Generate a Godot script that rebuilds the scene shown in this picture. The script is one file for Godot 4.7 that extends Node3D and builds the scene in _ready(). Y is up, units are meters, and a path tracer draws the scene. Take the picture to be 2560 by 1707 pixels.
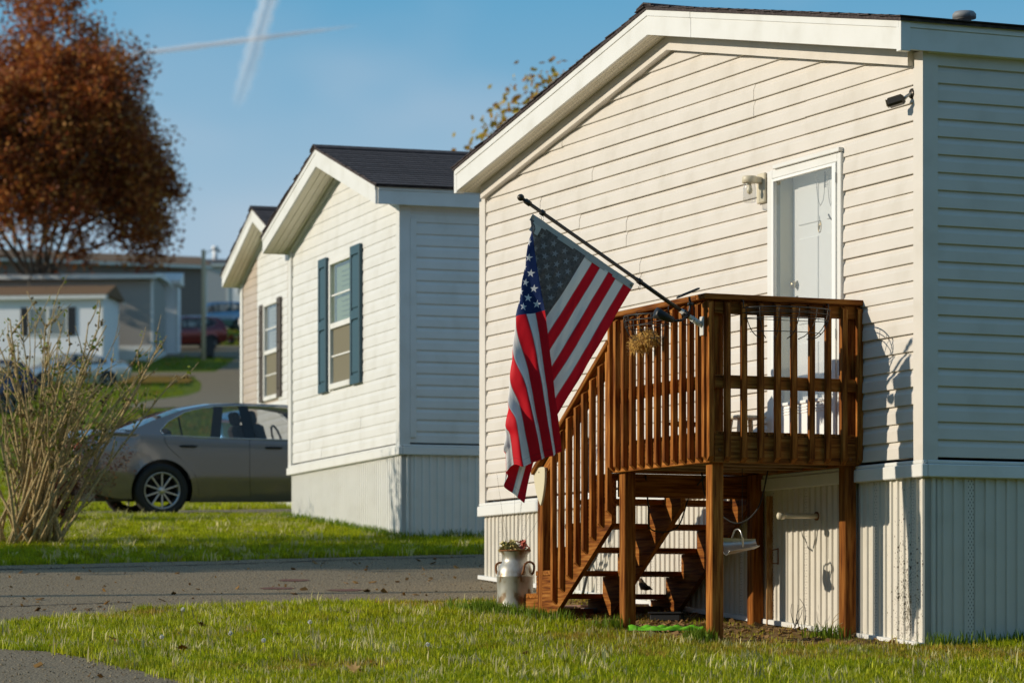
extends Node3D

var M := {}
var cache := {}
var used := {}
var rng := RandomNumberGenerator.new()
var H1 := Transform3D()   # the near home: origin at its near corner, X along the gable, Z out of the gable
var H2 := Transform3D()
var H3 := Transform3D()
var KD := [-40.0, 0.0, 10.0, 16.0, 20.0, 22.9, 26.0, 29.85, 35.1, 39.3, 44.5, 52.0, 60.0, 80.0, 100.0, 120.0, 150.0, 165.0, 174.0, 200.0, 260.0, 420.0]
var KY := [-5.0, -1.7, -0.95, -0.5, -0.215, 0.0, 0.235, 0.565, 1.10, 1.46, 1.70, 2.28, 3.0, 4.85, 6.7, 8.6, 11.45, 14.0, 15.25, 18.6, 25.0, 36.0]


# ---------------------------------------------------------------- helpers
func lin(r: float, g: float, b: float) -> Color:
	return Color(r, g, b).linear_to_srgb()

func ramp(stops: Array) -> Gradient:
	var g := Gradient.new()
	var off := PackedFloat32Array()
	var col := PackedColorArray()
	for s in stops:
		off.append(s[0])
		col.append(lin(s[1], s[2], s[3]))
	g.offsets = off
	g.colors = col
	return g

func noise_tex(sd: int, freq: float, stops: Array, size := 512, octaves := 4, kind := FastNoiseLite.TYPE_SIMPLEX_SMOOTH) -> NoiseTexture2D:
	var n := FastNoiseLite.new()
	n.seed = sd
	n.frequency = freq
	n.noise_type = kind
	n.fractal_octaves = octaves
	var t := NoiseTexture2D.new()
	t.width = size
	t.height = size
	t.seamless = true
	t.noise = n
	if stops.size():
		t.color_ramp = ramp(stops)
	return t

func mat(key: String, c: Color, rough := 0.6, metal := 0.0, spec := 0.5) -> StandardMaterial3D:
	var m := StandardMaterial3D.new()
	m.resource_name = key
	m.albedo_color = c
	m.roughness = rough
	m.metallic = metal
	m.metallic_specular = spec
	M[key] = m
	return m

func tri(m: StandardMaterial3D, tex: Texture2D, scale: Vector3, world := false) -> void:
	m.albedo_texture = tex
	m.uv1_triplanar = true
	m.uv1_world_triplanar = world
	m.uv1_scale = scale
	m.uv1_triplanar_sharpness = 4.0

func ground_y(d: float) -> float:
	var n := KD.size()
	if d <= KD[0]: return KY[0]
	for i in n - 1:
		if d <= KD[i + 1]:
			var t: float = (d - KD[i]) / (KD[i + 1] - KD[i])
			var s1: float = (KY[i + 1] - KY[i]) / (KD[i + 1] - KD[i])
			var s0: float = s1 if i == 0 else (KY[i] - KY[i - 1]) / (KD[i] - KD[i - 1])
			var s2: float = s1 if i + 2 >= n else (KY[i + 2] - KY[i + 1]) / (KD[i + 2] - KD[i + 1])
			var w: float = KD[i + 1] - KD[i]
			var m0 := (s0 + s1) * 0.5 * w
			var m1 := (s1 + s2) * 0.5 * w
			var t2 := t * t
			var t3 := t2 * t
			return (2 * t3 - 3 * t2 + 1) * KY[i] + (t3 - 2 * t2 + t) * m0 + (-2 * t3 + 3 * t2) * KY[i + 1] + (t3 - t2) * m1
	return KY[n - 1]

func gpos(x: float, d: float, up := 0.0) -> Vector3:
	return Vector3(x, ground_y(d) + up, -d)

func numbered(called: String) -> String:
	if not used.has(called):
		used[called] = 0
		return called
	used[called] += 1
	return "%s_%03d" % [called, used[called]]

func tag(o: Node3D, label: String, category: String, group := "", kind := "") -> Node3D:
	if label: o.set_meta("label", label)
	if category: o.set_meta("category", category)
	if group: o.set_meta("group", group)
	if kind: o.set_meta("kind", kind)
	return o

func thing(called: String, label: String, category: String, xf := Transform3D(), group := "") -> Node3D:
	var o := Node3D.new()
	o.name = numbered(called)
	add_child(o)
	o.transform = xf
	tag(o, label, category, group)
	return o

func part(parent: Node3D, called: String, mesh: Mesh, m: Material, xf := Transform3D()) -> MeshInstance3D:
	var o := MeshInstance3D.new()
	o.name = called if parent != self else numbered(called)
	o.mesh = mesh
	o.material_override = m
	o.transform = xf
	parent.add_child(o, true)
	return o

func structure(called: String, mesh: Mesh, m: Material) -> MeshInstance3D:
	var o := part(self, called, mesh, m)
	o.set_meta("kind", "structure")
	return o

func rebase(root: Node3D, base: Vector3) -> void:
	for c in root.get_children():
		c.position -= base
	root.transform = root.transform.translated_local(base)

func turned(p: Vector3, yaw: float) -> Transform3D:
	return Transform3D(Basis(Vector3.UP, yaw), p)

func begin(smooth := false) -> SurfaceTool:
	var st := SurfaceTool.new()
	st.begin(Mesh.PRIMITIVE_TRIANGLES)
	st.set_smooth_group(0 if smooth else -1)
	return st

func done(st: SurfaceTool) -> ArrayMesh:
	st.generate_normals()
	return st.commit()

func quad(st: SurfaceTool, a: Vector3, b: Vector3, c: Vector3, d: Vector3) -> void:
	st.add_vertex(a); st.add_vertex(b); st.add_vertex(c)
	st.add_vertex(a); st.add_vertex(c); st.add_vertex(d)

func quad_uv(st: SurfaceTool, p: Array, uv: Array) -> void:
	for k in [0, 1, 2, 0, 2, 3]:
		st.set_uv(uv[k])
		st.add_vertex(p[k])

func add_box(st: SurfaceTool, lo: Vector3, hi: Vector3, xf := Transform3D()) -> void:
	var p := []
	for k in 8:
		p.append(xf * Vector3(hi.x if k & 1 else lo.x, hi.y if k & 2 else lo.y, hi.z if k & 4 else lo.z))
	quad(st, p[4], p[6], p[7], p[5]); quad(st, p[1], p[3], p[2], p[0])
	quad(st, p[2], p[3], p[7], p[6]); quad(st, p[0], p[4], p[5], p[1])
	quad(st, p[5], p[7], p[3], p[1]); quad(st, p[0], p[2], p[6], p[4])

func bevel_box(size: Vector3, bev := 0.004) -> ArrayMesh:
	var key := "bb%.4f,%.4f,%.4f,%.4f" % [size.x, size.y, size.z, bev]
	if cache.has(key): return cache[key]
	var st := begin()
	var h := size / 2.0
	bev = minf(bev, minf(h.x, minf(h.y, h.z)) * 0.6)
	var i := h - Vector3.ONE * bev
	for ax in 3:
		var u := (ax + 1) % 3
		var v := (ax + 2) % 3
		for s in [-1.0, 1.0]:
			var q := []
			for k in [[-1, -1], [1, -1], [1, 1], [-1, 1]]:
				var p := Vector3.ZERO
				p[ax] = h[ax] * s
				p[u] = i[u] * k[0]
				p[v] = i[v] * k[1]
				q.append(p)
			if s > 0: quad(st, q[3], q[2], q[1], q[0])
			else: quad(st, q[0], q[1], q[2], q[3])
		for su in [-1.0, 1.0]:
			for sv in [-1.0, 1.0]:
				var a := Vector3.ZERO
				var b := Vector3.ZERO
				a[u] = h[u] * su; a[v] = i[v] * sv
				b[u] = i[u] * su; b[v] = h[v] * sv
				var a0 := a; var a1 := a; var b0 := b; var b1 := b
				a0[ax] = -i[ax]; a1[ax] = i[ax]; b0[ax] = -i[ax]; b1[ax] = i[ax]
				if su * sv > 0: quad(st, a0, a1, b1, b0)
				else: quad(st, b0, b1, a1, a0)
	for k in 8:
		var s := Vector3(1 if k & 1 else -1, 1 if k & 2 else -1, 1 if k & 4 else -1)
		var a := Vector3(h.x, i.y, i.z) * s
		var b := Vector3(i.x, h.y, i.z) * s
		var c := Vector3(i.x, i.y, h.z) * s
		if s.x * s.y * s.z > 0: st.add_vertex(a); st.add_vertex(c); st.add_vertex(b)
		else: st.add_vertex(a); st.add_vertex(b); st.add_vertex(c)
	cache[key] = done(st)
	return cache[key]

func box(parent: Node3D, called: String, lo: Vector3, hi: Vector3, m: Material, bev := 0.003) -> MeshInstance3D:
	return part(parent, called, bevel_box(hi - lo, bev), m, Transform3D(Basis(), (lo + hi) / 2.0))

# a board from a to b: length along its own X, h tall (towards up), w wide
func beam(parent: Node3D, called: String, a: Vector3, b: Vector3, w: float, h: float, m: Material, bev := 0.003, up := Vector3.UP) -> MeshInstance3D:
	var x := (b - a).normalized()
	if absf(x.dot(up)) > 0.99: up = Vector3.BACK
	var z := x.cross(up).normalized()
	var y := z.cross(x).normalized()
	return part(parent, called, bevel_box(Vector3(snappedf((b - a).length(), 0.001), h, w), bev), m, Transform3D(Basis(x, y, z), (a + b) / 2.0))

func prism(poly: PackedVector2Array, z0: float, z1: float) -> ArrayMesh:
	var st := begin()
	add_prism(st, poly, z0, z1)
	return done(st)

func add_prism(st: SurfaceTool, poly: PackedVector2Array, z0: float, z1: float, xf := Transform3D()) -> void:
	if Geometry2D.is_polygon_clockwise(poly):
		poly = poly.duplicate()
		poly.reverse()
	var t := Geometry2D.triangulate_polygon(poly)
	for k in range(0, t.size(), 3):
		var a := poly[t[k]]
		var b := poly[t[k + 1]]
		var c := poly[t[k + 2]]
		if (b - a).cross(c - a) < 0:
			var s := b
			b = c
			c = s
		st.add_vertex(xf * Vector3(a.x, a.y, z1)); st.add_vertex(xf * Vector3(c.x, c.y, z1)); st.add_vertex(xf * Vector3(b.x, b.y, z1))
		st.add_vertex(xf * Vector3(a.x, a.y, z0)); st.add_vertex(xf * Vector3(b.x, b.y, z0)); st.add_vertex(xf * Vector3(c.x, c.y, z0))
	for k in poly.size():
		var a := poly[k]
		var b := poly[(k + 1) % poly.size()]
		quad(st, xf * Vector3(a.x, a.y, z1), xf * Vector3(b.x, b.y, z1), xf * Vector3(b.x, b.y, z0), xf * Vector3(a.x, a.y, z0))

func add_tube(st: SurfaceTool, pts: Array, radii: Array, sides := 6) -> void:
	var rings := []
	var n := pts.size()
	var side := Vector3.ZERO
	for i in n:
		var dir: Vector3 = (pts[mini(i + 1, n - 1)] - pts[maxi(i - 1, 0)]).normalized()
		if side == Vector3.ZERO:
			side = dir.cross(Vector3.UP if absf(dir.y) < 0.9 else Vector3.RIGHT).normalized()
		side = (side - dir * side.dot(dir)).normalized()
		var other := dir.cross(side)
		var ring := []
		var r: float = radii[mini(i, radii.size() - 1)]
		for k in sides:
			var a := TAU * k / sides
			ring.append(pts[i] + (side * cos(a) + other * sin(a)) * r)
		rings.append(ring)
	for i in n - 1:
		for k in sides:
			var l := (k + 1) % sides
			quad(st, rings[i][k], rings[i][l], rings[i + 1][l], rings[i + 1][k])
	for e in [0, n - 1]:
		for k in range(1, sides - 1):
			if e == 0:
				st.add_vertex(rings[e][0]); st.add_vertex(rings[e][k + 1]); st.add_vertex(rings[e][k])
			else:
				st.add_vertex(rings[e][0]); st.add_vertex(rings[e][k]); st.add_vertex(rings[e][k + 1])

func tube(pts: Array, radii: Array, sides := 8) -> ArrayMesh:
	var st := begin(true)
	add_tube(st, pts, radii, sides)
	return done(st)

func add_lathe(st: SurfaceTool, prof: Array, segs := 24, xf := Transform3D()) -> void:
	for i in prof.size() - 1:
		for k in segs:
			var a := TAU * k / segs
			var b := TAU * (k + 1) / segs
			var p: Vector2 = prof[i]
			var q: Vector2 = prof[i + 1]
			quad(st, xf * Vector3(p.x * cos(a), p.y, p.x * sin(a)), xf * Vector3(q.x * cos(a), q.y, q.x * sin(a)), xf * Vector3(q.x * cos(b), q.y, q.x * sin(b)), xf * Vector3(p.x * cos(b), p.y, p.x * sin(b)))

func lathe(prof: Array, segs := 24) -> ArrayMesh:
	var st := begin(true)
	add_lathe(st, prof, segs)
	return done(st)

func smooth_path(pts: Array, each := 6) -> Array:
	var c := Curve3D.new()
	var n := pts.size()
	for i in n:
		var t: Vector3 = (pts[mini(i + 1, n - 1)] - pts[maxi(i - 1, 0)]) / 6.0
		c.add_point(pts[i], -t, t)
	var out := []
	for i in (n - 1) * each + 1:
		out.append(c.samplef(float(i) / each))
	return out

func grid_mesh(rows: Array, smooth := true) -> ArrayMesh:
	var st := begin(smooth)
	for i in rows.size() - 1:
		for j in rows[i].size() - 1:
			quad(st, rows[i][j], rows[i][j + 1], rows[i + 1][j + 1], rows[i + 1][j])
	return done(st)

func lerp_table(t: Array, x: float) -> float:
	if x <= t[0][0]: return t[0][1]
	for i in t.size() - 1:
		if x <= t[i + 1][0]:
			return lerpf(t[i][1], t[i + 1][1], (x - t[i][0]) / (t[i + 1][0] - t[i][0]))
	return t[-1][1]


# clear autumn air: pale towards the horizon, deeper blue above, with thin veils of cirrus all round
func sky_picture() -> ImageTexture:
	var w := 1536
	var h := 768
	var im := Image.create(w, h, false, Image.FORMAT_RGBF)
	var n := FastNoiseLite.new()
	n.seed = 4
	n.frequency = 1.6
	n.fractal_octaves = 5
	var stops := [[-90.0, 0.16, 0.16, 0.13], [-1.0, 0.34, 0.38, 0.40], [0.0, 0.46, 0.57, 0.68], [4.0, 0.43, 0.56, 0.68], [7.0, 0.355, 0.52, 0.66], [9.0, 0.215, 0.435, 0.625], [11.0, 0.122, 0.37, 0.59], [16.0, 0.095, 0.30, 0.52], [35.0, 0.080, 0.235, 0.42], [90.0, 0.065, 0.185, 0.34]]
	for y in h:
		var el := 90.0 - (y + 0.5) / h * 180.0
		var c := Vector3.ZERO
		for k in stops.size() - 1:
			if el >= stops[k][0] and el <= stops[k + 1][0]:
				var t: float = (el - stops[k][0]) / (stops[k + 1][0] - stops[k][0])
				c = Vector3(stops[k][1], stops[k][2], stops[k][3]).lerp(Vector3(stops[k + 1][1], stops[k + 1][2], stops[k + 1][3]), t)
		for x in w:
			var q := c
			if el > 0.0:
				var a := TAU * (x + 0.5) / w
				var d := Vector3(cos(a) * cos(deg_to_rad(el)), sin(deg_to_rad(el)), sin(a) * cos(deg_to_rad(el)))
				var v := clampf(n.get_noise_3d(d.x * 1.6, d.y * 5.0, d.z * 1.6) * 1.3 + 0.10 + 0.75 * maxf(0.0, n.get_noise_3d(d.x * 7.0 + d.y * 5.0, d.y * 16.0, d.z * 7.0 + 3.0)), 0.0, 1.0)
				q = q.lerp(Vector3(0.60, 0.63, 0.70), v * 0.40)
			im.set_pixel(x, y, Color(q.x, q.y, q.z))
	return ImageTexture.create_from_image(im)


# ---------------------------------------------------------------- the scene
func _ready() -> void:
	rng.seed = 20241
	# camera: level, lens shifted up; horizon near the bottom of the frame
	var cam := Camera3D.new()
	cam.name = "camera"
	add_child(cam)
	cam.projection = Camera3D.PROJECTION_FRUSTUM
	cam.near = 1.0
	cam.far = 20000.0
	cam.size = 0.20087
	cam.frustum_offset = Vector2(0.0, 0.08973)
	cam.current = true
	# sky, exposure and lens
	var env := Environment.new()
	env.background_mode = Environment.BG_SKY
	var sm := PanoramaSkyMaterial.new()
	sm.panorama = sky_picture()
	var sky := Sky.new()
	sky.sky_material = sm
	env.sky = sky
	env.tonemap_mode = Environment.TONE_MAPPER_LINEAR
	env.tonemap_exposure = 1.0
	env.sdfgi_enabled = true
	env.ssao_enabled = true
	env.ssil_enabled = true
	var we := WorldEnvironment.new()
	we.name = "surroundings"
	we.environment = env
	var lens := CameraAttributesPhysical.new()
	lens.frustum_focal_length = 119.5
	lens.exposure_aperture = 3.6
	lens.frustum_focus_distance = 23.2
	we.camera_attributes = lens
	add_child(we)
	# the sun: low, from the left
	var sun := DirectionalLight3D.new()
	sun.name = "sun"
	sun.light_color = Color(1.0, 0.95, 0.865)
	sun.light_energy = 1.3
	sun.light_angular_distance = 0.5
	sun.shadow_enabled = true
	add_child(sun)
	sun.basis = Basis.looking_at(-Vector3(-0.936, 0.328, 0.127).normalized())

	H1 = turned(Vector3(2.780, 0.0, -22.873), deg_to_rad(-66.58))
	H2 = turned(Vector3(-1.142, 0.0, -35.104), deg_to_rad(-71.5))
	H3 = turned(Vector3(-4.054, 0.0, -51.116), deg_to_rad(-71.5))
	make_materials()
	make_terrain()
	make_near_home()
	make_deck()
	make_second_home()
	make_third_home()
	make_far_homes()
	make_trees()
	make_bushes()
	make_cars()
	make_flag()
	make_porch_things()
	make_yard_things()
	make_street_things()
	make_grass()
	make_contrails()


# ---------------------------------------------------------------- materials
func make_materials() -> void:
	var soft := noise_tex(3, 0.006, [[0.0, 0.87, 0.86, 0.83], [0.45, 0.96, 0.96, 0.95], [1.0, 1.0, 1.0, 1.0]], 512, 5)
	for a in [["siding_beige", 0.70, 0.655, 0.598], ["siding_white", 0.74, 0.74, 0.72], ["siding_tan", 0.52, 0.44, 0.37], ["vinyl_trim", 0.775, 0.775, 0.75], ["vinyl_cream", 0.71, 0.665, 0.605], ["skirt_beige", 0.66, 0.62, 0.54], ["skirt_white", 0.77, 0.77, 0.74], ["soffit_cream", 0.82, 0.76, 0.61]]:
		var m := mat(a[0], lin(a[1], a[2], a[3]), 0.42)
		tri(m, soft, Vector3(0.7, 0.7, 0.7), true)
	var grain: Array = []
	for k in 4:
		var t := noise_tex(40 + k, 0.012, [[0.0, 0.075, 0.019, 0.004], [0.35, 0.24, 0.076, 0.013], [0.6, 0.37, 0.135, 0.024], [1.0, 0.54, 0.25, 0.065]], 512, 5)
		var m := mat("wood_%d" % k, [lin(0.95, 0.95, 0.95), lin(0.72, 0.70, 0.68), lin(0.80, 0.82, 0.85), lin(0.60, 0.58, 0.56)][k], 0.72, 0.0, 0.22)
		tri(m, t, Vector3(0.35, 5.0, 5.0))
		m.uv1_offset = Vector3(0.37 * k, 0.61 * k, 0.17 * k)
		grain.append(m)
	var dry := mat("wood_raw", lin(0.9, 0.9, 0.9), 0.7)
	tri(dry, noise_tex(51, 0.012, [[0.0, 0.10, 0.05, 0.02], [0.5, 0.24, 0.13, 0.045], [1.0, 0.42, 0.27, 0.12]], 512, 5), Vector3(0.35, 5.0, 5.0))
	var sl := mat("stained_lath", lin(0.9, 0.9, 0.9), 0.7)
	tri(sl, noise_tex(52, 0.02, [[0.0, 0.24, 0.09, 0.02], [0.5, 0.42, 0.20, 0.05], [1.0, 0.62, 0.42, 0.20]], 512, 5), Vector3(0.8, 4.0, 4.0))
	var shing := mat("shingle", lin(1, 1, 1), 0.9)
	tri(shing, noise_tex(7, 0.05, [[0.0, 0.020, 0.014, 0.015], [0.5, 0.045, 0.033, 0.033], [1.0, 0.10, 0.080, 0.078]], 512, 4), Vector3(1.0, 1.0, 0.35))
	var shing2 := mat("shingle_pale", lin(1, 1, 1), 0.9)
	tri(shing2, noise_tex(8, 0.05, [[0.0, 0.028, 0.020, 0.021], [0.5, 0.060, 0.046, 0.045], [1.0, 0.14, 0.11, 0.11]], 512, 4), Vector3(1.3, 1.3, 0.3))
	mat("roof_brown", lin(0.19, 0.11, 0.055), 0.9)
	mat("roof_dark", lin(0.06, 0.05, 0.05), 0.9)
	mat("black_plastic", lin(0.012, 0.012, 0.013), 0.45)
	mat("black_metal", lin(0.02, 0.018, 0.016), 0.4, 0.3)
	mat("bronze", lin(0.055, 0.046, 0.036), 0.38, 0.6)
	mat("wire", lin(0.05, 0.047, 0.043), 0.45, 0.5)
	mat("steel", lin(0.48, 0.47, 0.44), 0.35, 0.9)
	mat("brass", lin(0.36, 0.28, 0.15), 0.35, 0.9)
	mat("rubber", lin(0.018, 0.018, 0.018), 0.75)
	mat("rust", lin(0.20, 0.075, 0.02), 0.85)
	mat("pvc", lin(0.62, 0.56, 0.42), 0.5)
	mat("pole_white", lin(0.62, 0.60, 0.55), 0.4)
	mat("curtain", lin(0.42, 0.45, 0.40), 0.9)
	mat("door_white", lin(0.86, 0.87, 0.85), 0.4)
	mat("jamb", lin(0.40, 0.36, 0.22), 0.6)
	mat("shutter_blue", lin(0.035, 0.085, 0.115), 0.45)
	mat("shutter_brown", lin(0.075, 0.058, 0.045), 0.5)
	mat("screen_mesh", lin(0.17, 0.155, 0.105), 0.9)
	mat("blind_green", lin(0.30, 0.40, 0.20), 0.7)
	var slots := Image.create(64, 64, false, Image.FORMAT_RGB8)
	slots.fill(lin(0.82, 0.76, 0.61))
	for r in 4:
		for q in 2:
			slots.fill_rect(Rect2i(q * 32 + (r % 2) * 4 + 4, r * 16 + 4, 20, 4), lin(0.10, 0.085, 0.06))
	var sv := mat("soffit_vent", Color.WHITE, 0.5)
	sv.albedo_texture = ImageTexture.create_from_image(slots)
	var dia := Image.create(64, 64, false, Image.FORMAT_RGB8)
	dia.fill(lin(0.66, 0.62, 0.54))
	for y in 64:
		for x in 64:
			var u := fposmod(float(x) / 64.0, 1.0)
			var v := fposmod(float(y) / 64.0, 1.0)
			for c in [Vector2(0.25, 0.25), Vector2(0.75, 0.75)]:
				if absf(u - c.x) / 0.13 + absf(v - c.y) / 0.21 < 1.0:
					dia.set_pixel(x, y, lin(0.05, 0.045, 0.035))
	var sp := mat("skirt_vent", Color.WHITE, 0.5)
	sp.albedo_texture = ImageTexture.create_from_image(dia)
	# mould and splashes on one skirting panel, as the photograph shows
	var im := Image.create(256, 512, false, Image.FORMAT_RGB8)
	var nz := FastNoiseLite.new()
	nz.seed = 5
	nz.frequency = 0.02
	var r2 := RandomNumberGenerator.new()
	r2.seed = 77
	for y in 512:
		for x in 256:
			var w := 1.0 + 0.03 * nz.get_noise_2d(x, y)
			im.set_pixel(x, y, lin(0.66 * w, 0.62 * w, 0.54 * w))
	for k in 1700:
		var x := clampf(r2.randfn(150, 46), 2, 250)
		var y := clampf(r2.randfn(330, 80), 2, 470)
		if r2.randf() < 0.25: y = r2.randf_range(20, 460)
		var s := 1 + int(r2.randf() * r2.randf() * 4)
		im.fill_rect(Rect2i(int(x), int(y), s, s + r2.randi() % 3), lin(0.09, 0.075, 0.05))
	for y in range(240, 420):
		for x in range(96, 210):
			var a := nz.get_noise_2d(x * 3.0, y * 1.6) + 0.35 * nz.get_noise_2d(x * 14.0, y * 14.0) - absf(x - 160) / 90.0 - absf(y - 350) / 170.0 + 0.35
			if a > 0.0 and r2.randf() < a * 2.2:
				im.set_pixel(x, y, lin(0.13, 0.11, 0.07))
	var mould := mat("skirt_mould", Color.WHITE, 0.55)
	mould.albedo_texture = ImageTexture.create_from_image(im)
	var asph := mat("asphalt", lin(1, 1, 1), 0.85, 0.0, 0.4)
	tri(asph, noise_tex(11, 0.11, [[0.0, 0.025, 0.018, 0.010], [0.36, 0.12, 0.092, 0.055], [0.5, 0.215, 0.165, 0.096], [0.64, 0.29, 0.225, 0.132], [1.0, 0.64, 0.53, 0.36]], 1024, 3), Vector3(0.42, 0.42, 0.42), true)
	var soil := mat("turf", lin(1, 1, 1), 0.95, 0.0, 0.2)
	tri(soil, noise_tex(14, 0.03, [[0.0, 0.050, 0.065, 0.008], [0.4, 0.10, 0.14, 0.012], [0.7, 0.16, 0.19, 0.020], [1.0, 0.25, 0.22, 0.05]], 1024, 5), Vector3(0.22, 0.22, 0.22), true)
	var bare := mat("mulch_ground", lin(1, 1, 1), 0.95, 0.0, 0.2)
	tri(bare, noise_tex(15, 0.05, [[0.0, 0.07, 0.040, 0.016], [0.5, 0.22, 0.135, 0.055], [1.0, 0.44, 0.30, 0.14]], 512, 5), Vector3(1.1, 1.1, 1.1), true)
	var litter := mat("leaf_litter", lin(1, 1, 1), 0.95, 0.0, 0.2)
	tri(litter, noise_tex(16, 0.05, [[0.0, 0.07, 0.075, 0.012], [0.5, 0.20, 0.12, 0.022], [1.0, 0.34, 0.19, 0.035]], 512, 5), Vector3(0.3, 0.3, 0.3), true)
	for a in [["blade", 0.10, 0.085], ["leaf", 0.5, 0.3]]:
		var m := mat(a[0], Color.WHITE, 0.55, 0.0, 0.35)
		m.vertex_color_use_as_albedo = true
		m.backlight_enabled = true
		m.backlight = Color(0.9, 0.9, 0.9)
	mat("stone", Color.WHITE, 0.8).vertex_color_use_as_albedo = true
	mat("bark", lin(0.13, 0.10, 0.075), 0.9)
	var bt := mat("bark_tex", lin(1, 1, 1), 0.9)
	tri(bt, noise_tex(18, 0.03, [[0.0, 0.04, 0.030, 0.022], [0.6, 0.14, 0.11, 0.08], [1.0, 0.26, 0.21, 0.15]], 512, 4), Vector3(3, 0.8, 3))
	var tw := mat("twig_bark", lin(1, 1, 1), 0.85)
	tri(tw, noise_tex(19, 0.05, [[0.0, 0.16, 0.105, 0.045], [0.5, 0.44, 0.32, 0.14], [1.0, 0.62, 0.50, 0.25]], 256, 3), Vector3(4, 2, 4), true)
	for a in [["win_glass", 0.05, 0.06, 0.06, 0.12], ["car_glass", 0.03, 0.05, 0.05, 0.30], ["storm_glass", 0.3, 0.32, 0.28, 0.10]]:
		var m := mat(a[0], lin(a[1], a[2], a[3]), 0.03)
		m.transparency = BaseMaterial3D.TRANSPARENCY_ALPHA
		m.albedo_color.a = a[4]
	for a in [["paint_grey", 0.235, 0.203, 0.192], ["paint_red", 0.16, 0.008, 0.014], ["paint_blue", 0.14, 0.27, 0.42], ["paint_white", 0.62, 0.64, 0.66], ["paint_navy", 0.012, 0.02, 0.06], ["paint_sky", 0.10, 0.30, 0.55]]:
		var m := mat(a[0], lin(a[1], a[2], a[3]), 0.26, 0.5)
		m.clearcoat_enabled = true
		m.clearcoat = 1.0
		m.clearcoat_roughness = 0.04
	mat("chrome", lin(0.60, 0.60, 0.58), 0.18, 1.0)
	mat("alloy", lin(0.50, 0.50, 0.50), 0.3, 0.9)
	mat("car_black", lin(0.012, 0.012, 0.012), 0.35)
	mat("seat", lin(0.045, 0.042, 0.04), 0.85)
	var tl := mat("tail_red", lin(0.30, 0.01, 0.01), 0.2)
	tl.clearcoat_enabled = true
	mat("head_lamp", lin(0.75, 0.76, 0.75), 0.15, 0.2)


# ---------------------------------------------------------------- ground
var ROWS: Array = []

func tground(d: float) -> float:
	for i in ROWS.size() - 1:
		if d <= ROWS[i + 1]:
			return lerpf(ground_y(ROWS[i]), ground_y(ROWS[i + 1]), (d - ROWS[i]) / (ROWS[i + 1] - ROWS[i]))
	return ground_y(d)

func overlay(poly: PackedVector2Array, up: float) -> ArrayMesh:
	var st := begin(true)
	for i in ROWS.size() - 1:
		var band := PackedVector2Array([Vector2(-500, ROWS[i]), Vector2(500, ROWS[i]), Vector2(500, ROWS[i + 1]), Vector2(-500, ROWS[i + 1])])
		for piece in Geometry2D.intersect_polygons(poly, band):
			var t := Geometry2D.triangulate_polygon(piece)
			for k in range(0, t.size(), 3):
				var v := [piece[t[k]], piece[t[k + 1]], piece[t[k + 2]]]
				if (v[1] - v[0]).cross(v[2] - v[0]) > 0: v = [v[0], v[2], v[1]]
				for q in v:
					st.add_vertex(Vector3(q.x, tground(q.y) + up, -q.y))
	return done(st)

func pv(a: Array) -> PackedVector2Array:
	var p := PackedVector2Array()
	for q in a: p.append(Vector2(q[0], q[1]))
	return p

func wobble(poly: PackedVector2Array, amount: float, step: float, sd: int) -> PackedVector2Array:
	var n := FastNoiseLite.new()
	n.seed = sd
	n.frequency = 0.9
	var out := PackedVector2Array()
	for i in poly.size():
		var a := poly[i]
		var b := poly[(i + 1) % poly.size()]
		var k := clampi(int(a.distance_to(b) / step), 1, 60)
		for j in k:
			var p := a.lerp(b, float(j) / k)
			out.append(p + Vector2(n.get_noise_2d(p.x * 3, p.y * 3), n.get_noise_2d(p.x * 3 + 70, p.y * 3)) * amount)
	return out

var DRIVE: PackedVector2Array
var ROAD: PackedVector2Array
var DRIVE2: PackedVector2Array
var MULCH: PackedVector2Array

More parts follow.
